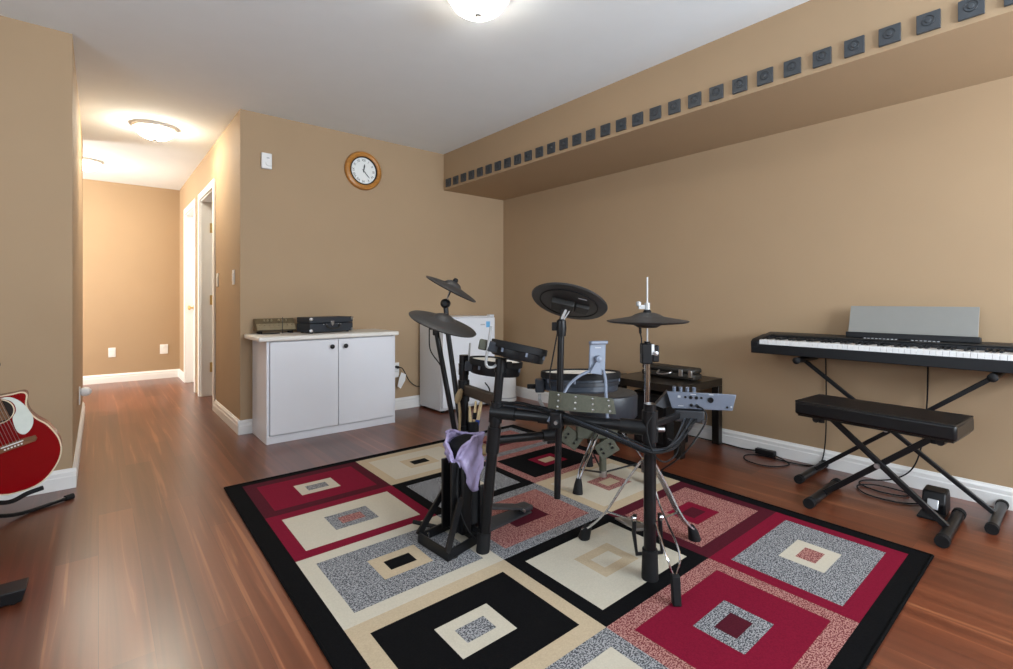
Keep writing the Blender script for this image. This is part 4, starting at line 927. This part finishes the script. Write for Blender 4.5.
# sound module
t = Thing('drum_module', 'blue-grey drum sound module with jack sockets facing out at rack end', 'drum module', (1.75, 0.95, 0.58))
mc = V((1.751, 0.946, 0.620)); ml = V((0.550, -0.835, 0)); mn = V((0.835, 0.550, 0))   # ml to the near end, mn away from the camera
def mpt(a, b, d): return mc + ml * a + UP * b + mn * d
rear = [mpt(-0.123, 0.030, 0), mpt(0.123, 0.030, 0), mpt(0.110, -0.030, 0), mpt(-0.104, -0.034, 0)]
t.part('rear_panel', MB().prism(rear, mn * 0.012), M['module'], bevel=0.002)
bodyo = [mpt(0, 0.029, 0.012), mpt(0, 0.026, 0.03), mpt(0, -0.004, 0.15), mpt(0, -0.030, 0.15), mpt(0, -0.030, 0.012)]
t.part('case', MB().prism([p - ml * 0.104 for p in bodyo], ml * 0.214), M['module_d'], bevel=0.003)
t.part('side_flare', MB().prism([(1.662, 1.088, 0.592), (1.701, 1.058, 0.645), (1.716, 1.046, 0.588), (1.689, 1.066, 0.580)], mn * 0.06), M['module_d'], bevel=0.002)
for i in range(4):
    t.part('knob', MB().cyl(mpt(-0.095 + i * 0.024, 0.026, 0.026), mpt(-0.095 + i * 0.024, 0.046, 0.022), 0.0068, 14), M['module'])
for (a, b, r_) in ((-0.055, 0.012, 0.0045), (-0.036, 0.012, 0.0065), (-0.016, 0.012, 0.0065), (0.002, 0.012, 0.0045), (-0.034, -0.017, 0.006), (0.092, -0.018, 0.004)):
    t.part('jack_socket', MB().lathe([(r_, 0), (r_, 0.002), (r_ * .7, 0.003), (r_ * .65, 0.001)], mpt(a, b, 0), tuple(-mn), 14), M['black'])
t.part('power_socket', MB().lathe([(0.0105, 0), (0.0105, 0.003), (0.008, 0.003), (0.007, 0.001)], mpt(0.034, 0.006, 0), tuple(-mn), 20), M['black'])
t.part('cable_plug', MB().cyl(mpt(-0.014, -0.018, 0.0), mpt(-0.012, -0.018, -0.022), 0.006, 12), M['black'])
t.part('marking', MB().obox(mpt(-0.078, 0.013, -0.0004), ml * 0.005, UP * 0.004, mn * 0.0006).obox(mpt(-0.072, -0.022, -0.0004), ml * 0.010, UP * 0.0014, mn * 0.0006).obox(mpt(-0.027, 0.024, -0.0004), ml * 0.010, UP * 0.0015, mn * 0.0006).obox(mpt(0.036, 0.026, -0.0004), ml * 0.008, UP * 0.0015, mn * 0.0006).obox(mpt(0.106, -0.016, -0.0004), ml * 0.003, UP * 0.003, mn * 0.0006), M['ink_g'])
t.part('connector_box', MB().obox(mpt(-0.040, -0.060, 0.02), ml * 0.052, UP * 0.022, mn * 0.03), M['module_d'], bevel=0.003)
t.part('mount_bracket', MB().obox((mpt(-0.06, -0.055, 0.02) + P3 + V((0, 0, 0.545))) / 2, (mpt(-0.06, -0.055, 0.02) - P3 - V((0, 0, 0.545))) * 0.48, UP * 0.012, V((0.010, -0.006, 0))), M['black_metal'], bevel=0.003)
t.part('bracket_knob', MB().cyl(mpt(0.01, -0.075, -0.012), mpt(0.01, -0.075, -0.024), 0.008, 12), M['steel'])

# wires
t = Thing('cable_bundle', 'bundle of dark drum cables running along the rack to the module', 'cables', (1.45, 1.15, 0.55))
rnd = random.Random(8)
for i in range(6):
    o1 = V((rnd.uniform(-.012, .012), rnd.uniform(-.012, .012), rnd.uniform(-.012, .012)))
    pts = [on1(0.600) + V((0.0, -0.004, 0.0)) + o1 * .6, B0 + bd_ * 0.13 + UP * (0.030 + 0.004 * i) + o1 * .5, B0 + bd_ * 0.24 + UP * 0.03 + o1 - FW * 0.02, B0 + bd_ * 0.40 - FW * 0.035 + UP * (-0.01) + o1, B0 + bd_ * 0.52 - FW * 0.045 - UP * 0.045 + o1,
           B1 - FW * 0.045 - UP * (0.065) + o1, B1 + RT * 0.09 - FW * 0.01 - UP * 0.050 + o1, mpt(-0.055 + 0.008 * i, -0.066, -0.005)]
    t.part('cable', MB().tube(bez(pts, 6), 0.0036, 6), M['throne_side' if i % 3 == 0 else 'rubber'])
pts = [mpt(-0.012, -0.018, -0.022), mpt(0.005, -0.024, -0.035), mpt(0.016, -0.055, -0.04), mpt(-0.01, -0.11, -0.05), mpt(-0.07, -0.19, -0.07), HC + RT * 0.035 + UP * 0.355 - FW * 0.05]
solo('module_cable', MB().tube(bez(pts, 8), 0.0032, 6), M['rubber'], 'single black cable drooping from module jack toward hi-hat stand', 'cable')
pts = [P3 + V((-0.02, -0.03, 0.60)), P3 + V((-0.05, -0.02, 0.55)), P3 + V((-0.03, -0.035, 0.46)), P3 + V((0.03, -0.04, 0.42)), P3 + V((0.085, -0.05, 0.435)), P3 + V((0.10, -0.05, 0.47)), P3 + V((0.05, -0.04, 0.50))]
solo('loose_cable', MB().tube(bez(pts, 8), 0.003, 6), M['rubber'], 'loose black cable looping around the right rack post', 'cable')
pts = [V((1.30, 1.70, 0.64)), V((1.26, 1.62, 0.63)), V((1.235, 1.58, 0.60)), V((1.23, 1.55, 0.54)), V((1.36, 1.55, 0.52)), B0 + bd_ * 0.20 + UP * 0.04]
solo('loose_cable', MB().tube(bez(pts, 8), 0.003, 6), M['rubber'], 'thin black cable sagging from lower tom pad toward rack tube', 'cable')

# olive strap
t = Thing('studded_strap', 'olive green studded strap draped across the rack before the snare pad', 'strap', (1.39, 1.2, 0.60))
nrm_ = V((-0.80, -0.60, 0))
lo_ = bez([(1.278, 1.290, 0.604), (1.300, 1.234, 0.601), (1.343, 1.185, 0.598), (1.390, 1.140, 0.595), (1.436, 1.100, 0.591)], 3)
hi_ = bez([(1.283, 1.286, 0.668), (1.303, 1.230, 0.665), (1.345, 1.182, 0.659), (1.388, 1.144, 0.653), (1.429, 1.107, 0.646)], 3)
st = t.part('webbing', MB().strip(lo_, hi_, nrm_ * 0.004), M['olive'])
for i in (2, 5, 8, 11):
    for k_ in (0.16, 0.5, 0.84):
        p = lo_[i].lerp(hi_[i], k_) + nrm_ * 0.004
        t.part('stud', MB().lathe([(0.0045, 0), (0.0035, 0.002), (0.001, 0.003)], p, tuple(nrm_), 10), M['steel'], under=st)

# grey phone holder
t = Thing('phone_holder', 'pale grey neck phone holder clipped up behind the olive strap', 'phone holder', (1.45, 1.22, 0.59))
ph = V((1.500, 1.240, 0.776)); pu = (UP * 0.98 + FW * 0.1 + RT * 0.05).normalized(); pr_ = (RT * 0.97 + FW * 0.2).normalized(); pn = pr_.cross(pu)
if pn.dot(FW) > 0: pn = -pn
t.part('clamp_plate', MB().obox(ph, pr_ * 0.034, pu * 0.058, pn * 0.005), M['greyblue'], bevel=0.004)
t.part('clamp_jaw', MB().obox(ph + pu * 0.060 + pn * 0.008, pr_ * 0.036, pu * 0.007, pn * 0.014), M['greyblue'], bevel=0.004)
t.part('ball_joint', MB().lathe([(0.012, 0), (0.015, 0.008), (0.012, 0.018), (0.001, 0.021)], ph - pu * 0.004 + pn * 0.005, tuple(pn), 16), M['greyblue'])
t.part('logo_mark', MB().obox(ph + pu * 0.040 + pn * 0.0055, pr_ * 0.012, pu * 0.0018, pn * 0.0006), M['ink_g'])
t.part('wedge', MB().prism([ph + pu * 0.002 + pn * 0.012, ph - pu * 0.058 - pr_ * 0.038 + pn * 0.010, ph - pu * 0.066 + pr_ * 0.018 + pn * 0.010], pn * 0.008), M['greyblue'], bevel=0.003)
t.part('flexible_arm', MB().tube(bez([(1.474, 1.240, 0.731), (1.431, 1.263, 0.713), (1.394, 1.283, 0.683), (1.372, 1.290, 0.655), (1.352, 1.292, 0.625), (1.330, 1.290, 0.590), (1.302, 1.296, 0.566), (1.287, 1.297, 0.548)], 6), 0.0058, 10), M['greyblue'])
t.part('flexible_arm', MB().tube(bez([(1.504, 1.212, 0.731), (1.506, 1.204, 0.693), (1.494, 1.192, 0.649), (1.472, 1.172, 0.618), (1.455, 1.156, 0.580), (1.435, 1.136, 0.546), (1.424, 1.134, 0.515), (1.432, 1.126, 0.501)], 6), 0.0062, 10), M['greyblue'])

# kick tower, its pedal, and the bag
kx, ky_ = 1.165, 1.700
t = Thing('kick_tower', 'black upright kick pad tower with braced base on the rug', 'kick pad', (kx, ky_, RUGZ))
t.part('tower', MB().box(1.135, 1.185, 1.638, 1.755, 0.04, 0.350), M['black'], bevel=0.008)
t.part('pad', MB().tube([(1.200, 1.705, 0.07), (1.200, 1.705, 0.30), (1.192, 1.703, 0.37), (1.182, 1.700, 0.408), (1.178, 1.70, 0.422)], [0.060, 0.062, 0.066, 0.058, 0.030], 24), M['rubber'])
t.part('fin', MB().box(1.10, 1.14, 1.66, 1.675, 0.05, 0.34).box(1.10, 1.14, 1.728, 1.742, 0.05, 0.34), M['black'], bevel=0.002)
FLc, FRc = V((1.005, 1.765, 0)), V((1.018, 1.568, 0)); RLc, RRc = V((1.19, 1.79, 0)), V((1.20, 1.612, 0))
z0 = RUGZ
bs = MB(); bs.prism([FLc + UP * z0, FRc + UP * z0, FRc + V((0.05, 0, z0)), FLc + V((0.05, 0, z0))], UP * 0.006)
bs.prism([FLc + UP * z0, FLc + V((0.006, 0, z0)), FLc + V((0.006, 0, z0 + 0.045)), FLc + UP * (z0 + 0.045)], FRc - FLc)
t.part('base_plate', bs, M['black_metal'], bevel=0.002)
def flat(p0, p1, hw, th):
    p0, p1 = V(p0), V(p1); d_ = p1 - p0; sd2 = V((0, 1, 0)); up2 = d_.cross(sd2).normalized()
    return MB().obox((p0 + p1) / 2, d_ / 2, sd2 * th, up2 * hw)
for (A, Bc, yy) in ((FLc, RLc, 1.765), (FRc, RRc, 1.645)):
    t.part('base_rail', flat(A + UP * (z0 + 0.02), Bc + UP * (z0 + 0.02), 0.019, 0.004), M['black_metal'])
    t.part('strut', flat(A + UP * (z0 + 0.035), V((1.135, yy, 0.200)), 0.013, 0.005), M['black_metal'])
t.part('base_rail', MB().box(1.185, 1.215, 1.605, 1.80, z0, z0 + 0.045), M['black_metal'], bevel=0.003)
t.part('height_screw', MB().cyl(FLc + V((0.02, -0.045, z0)), FLc + V((0.02, -0.045, z0 + 0.055)), 0.004, 10), M['chrome'])
t.part('outrigger', MB().tube([(1.135, 1.79, 0.02), (1.06, 1.905, 0.03)], 0.009, 10), M['rubber'])
t.part('lead', MB().tube(bez([(1.128, 1.655, 0.33), (1.112, 1.640, 0.22), (1.125, 1.618, 0.12), (1.155, 1.585, 0.05), (1.185, 1.550, 0.04)], 6), 0.0028, 6), M['rubber'])

t = Thing('kick_pedal', 'dark grey bass drum pedal clamped at the foot of the kick tower', 'pedal', (1.40, 1.705, RUGZ))
t.part('base_plate', MB().prism([(1.225, 1.645, z0), (1.225, 1.765, z0), (1.555, 1.745, z0), (1.555, 1.675, z0)], UP * 0.008), M['module_d'], bevel=0.002)
t.part('footboard', MB().prism([(1.255, 1.672, 0.105), (1.255, 1.742, 0.105), (1.50, 1.742, 0.035), (1.50, 1.672, 0.035)], UP * 0.010), M['module_d'], bevel=0.003)
t.part('heel_plate', MB().prism([(1.495, 1.668, 0.019), (1.495, 1.746, 0.019), (1.565, 1.738, 0.019), (1.565, 1.676, 0.019)], UP * 0.022), M['module_d'], bevel=0.005)
t.part('hinge_pin', MB().cyl((1.498, 1.660, 0.036), (1.498, 1.754, 0.036), 0.006, 10), M['steel'])
for y in (1.640, 1.772):
    t.part('frame_post', MB().box(1.222, 1.248, y - 0.009, y + 0.009, z0, 0.225), M['black_metal'], bevel=0.003)
t.part('axle', MB().cyl((1.235, 1.635, 0.212), (1.235, 1.778, 0.212), 0.008, 12), M['steel'])
t.part('beater_shaft', MB().cyl((1.235, 1.706, 0.212), (1.287, 1.706, 0.345), 0.004, 8), M['chrome'])
t.part('beater', MB().lathe([(0.012, -0.022), (0.024, -0.018), (0.024, 0.018), (0.012, 0.022)], (1.287, 1.706, 0.350), (1, 0, -0.3), 18), M['tan'])
t.part('hoop_clamp', MB().box(1.218, 1.25, 1.672, 1.742, z0 + 0.03, z0 + 0.06), M['black_metal'], bevel=0.003)

# bag pulled over the tower top
def bag_mesh():
    mb = MB(); n = 56; rows = 16; c0 = V((1.182, 1.693, 0)); vs = []; fs = []
    rr = random.Random(3); ph_ = [rr.uniform(0, 6.28) for _ in range(8)]
    for j in range(rows + 1):
        f = j / rows
        for i in range(n):
            q = 2 * math.pi * i / n; d_ = RT * math.cos(q) - FW * math.sin(q)   # q=0 right, q=90 towards camera
            side = math.cos(q - R(30))                                        # lowest to the right front
            top = 0.432 + 0.012 * math.sin(q * 2 + 1) - 0.030 * max(0, math.cos(q - R(115))) ** 6
            bot = 0.335 - 0.115 * max(0, side) ** 1.4 + 0.018 * math.cos(q * 3)
            vn = math.exp(-((q - R(122)) / 0.28) ** 2)                          # opening at front left
            top -= 0.060 * vn
            z = top + (bot - top) * f
            wr = 0.0035 * math.sin(5 * q + 9 * f + ph_[0]) + 0.003 * math.sin(9 * q - 13 * f + ph_[1]) + 0.002 * math.sin(17 * q + 21 * f + ph_[2])
            rad = 0.081 - 0.008 * (1 - f) + 0.004 * math.sin(f * 3.14) - 0.014 * f * f + wr * 1.5
            e = 1 - 0.08 * math.sin(q) ** 2
            vs.append(c0 + d_ * rad * e + UP * z)
    for j in range(rows):
        for i in range(n):
            k_ = (i + 1) % n; fs.append((j * n + i, j * n + k_, (j + 1) * n + k_, (j + 1) * n + i))
    mb.add(vs, fs); return mb, vs[:n]
bm2, rim_ = bag_mesh()
t = Thing('plastic_bag', 'crinkled lavender plastic bag pulled over the kick tower top', 'bag', (1.172, 1.70, 0.25))
o = t.part('film', bm2, M['bag'], angle=80)
md = o.modifiers.new('thick', 'SOLIDIFY'); md.thickness = 0.002
t.part('rolled_edge', MB().tube(rim_, 0.0065, 8, closed=True), M['bag'])

# drum sticks in a holder on the rear post
t = Thing('stick_holder', 'black drumstick holder hung on the rear rack post', 'stick holder', (1.27, 1.78, 0.34))
t.part('cup', MB().cyl((1.286, 1.772, 0.34), (1.288, 1.772, 0.46), 0.026, 16), M['black'])
t.part('clip', MB().cyl((1.262, 1.812, 0.41), (1.262, 1.812, 0.44), 0.026, 14), M['black'])
def stick(p0, p1, label, tip=None):
    p0, p1 = V(p0), V(p1); d_ = (p1 - p0); L1 = d_.length; d_.normalize(); t = Thing('drumstick', label, 'drumstick', tuple(p0), 'drumsticks in the holder')
    t.part('shaft', MB().tube([p0, p0 + d_ * 0.01, p0 + d_ * (L1 * .72), p0 + d_ * (L1 * .94), p1 - d_ * 0.008, p1], [0.005, 0.0078, 0.0078, 0.0045, 0.006, 0.002], 10), M['stick'])
    if tip: t.part('grip_band', MB().cyl(p0 + d_ * tip[0], p0 + d_ * tip[1], 0.0092, 10), M[tip[2]], label=tip[3])
stick((1.284, 1.770, 0.345), (1.318, 1.742, 0.585), 'pale drumstick with blue band, rightmost in the holder', (0.085, 0.125, 'bluetip', 'blue band'))
stick((1.290, 1.782, 0.345), (1.296, 1.764, 0.552), 'pale drumstick with black band, middle one in the holder', (0.125, 0.155, 'black', 'black band'))
stick((1.274, 1.766, 0.345), (1.272, 1.778, 0.53), 'plain pale drumstick standing upright, leftmost in the holder')
t = Thing('leather_tie', 'tan leather tie knotted round the rear rack post', 'tie', (1.235, 1.79, 0.45))
t.part('knot', MB().lathe([(0.004, -0.034), (0.013, -0.024), (0.016, 0.0), (0.012, 0.026), (0.004, 0.034)], (1.222, 1.790, 0.578), tuple((UP + RT * 0.35)), 14), M['tan'])
t.part('tail', MB().tube(bez([(1.222, 1.790, 0.55), (1.225, 1.786, 0.50), (1.224, 1.788, 0.44), (1.222, 1.790, 0.40)], 5), 0.006, 8), M['tan'])
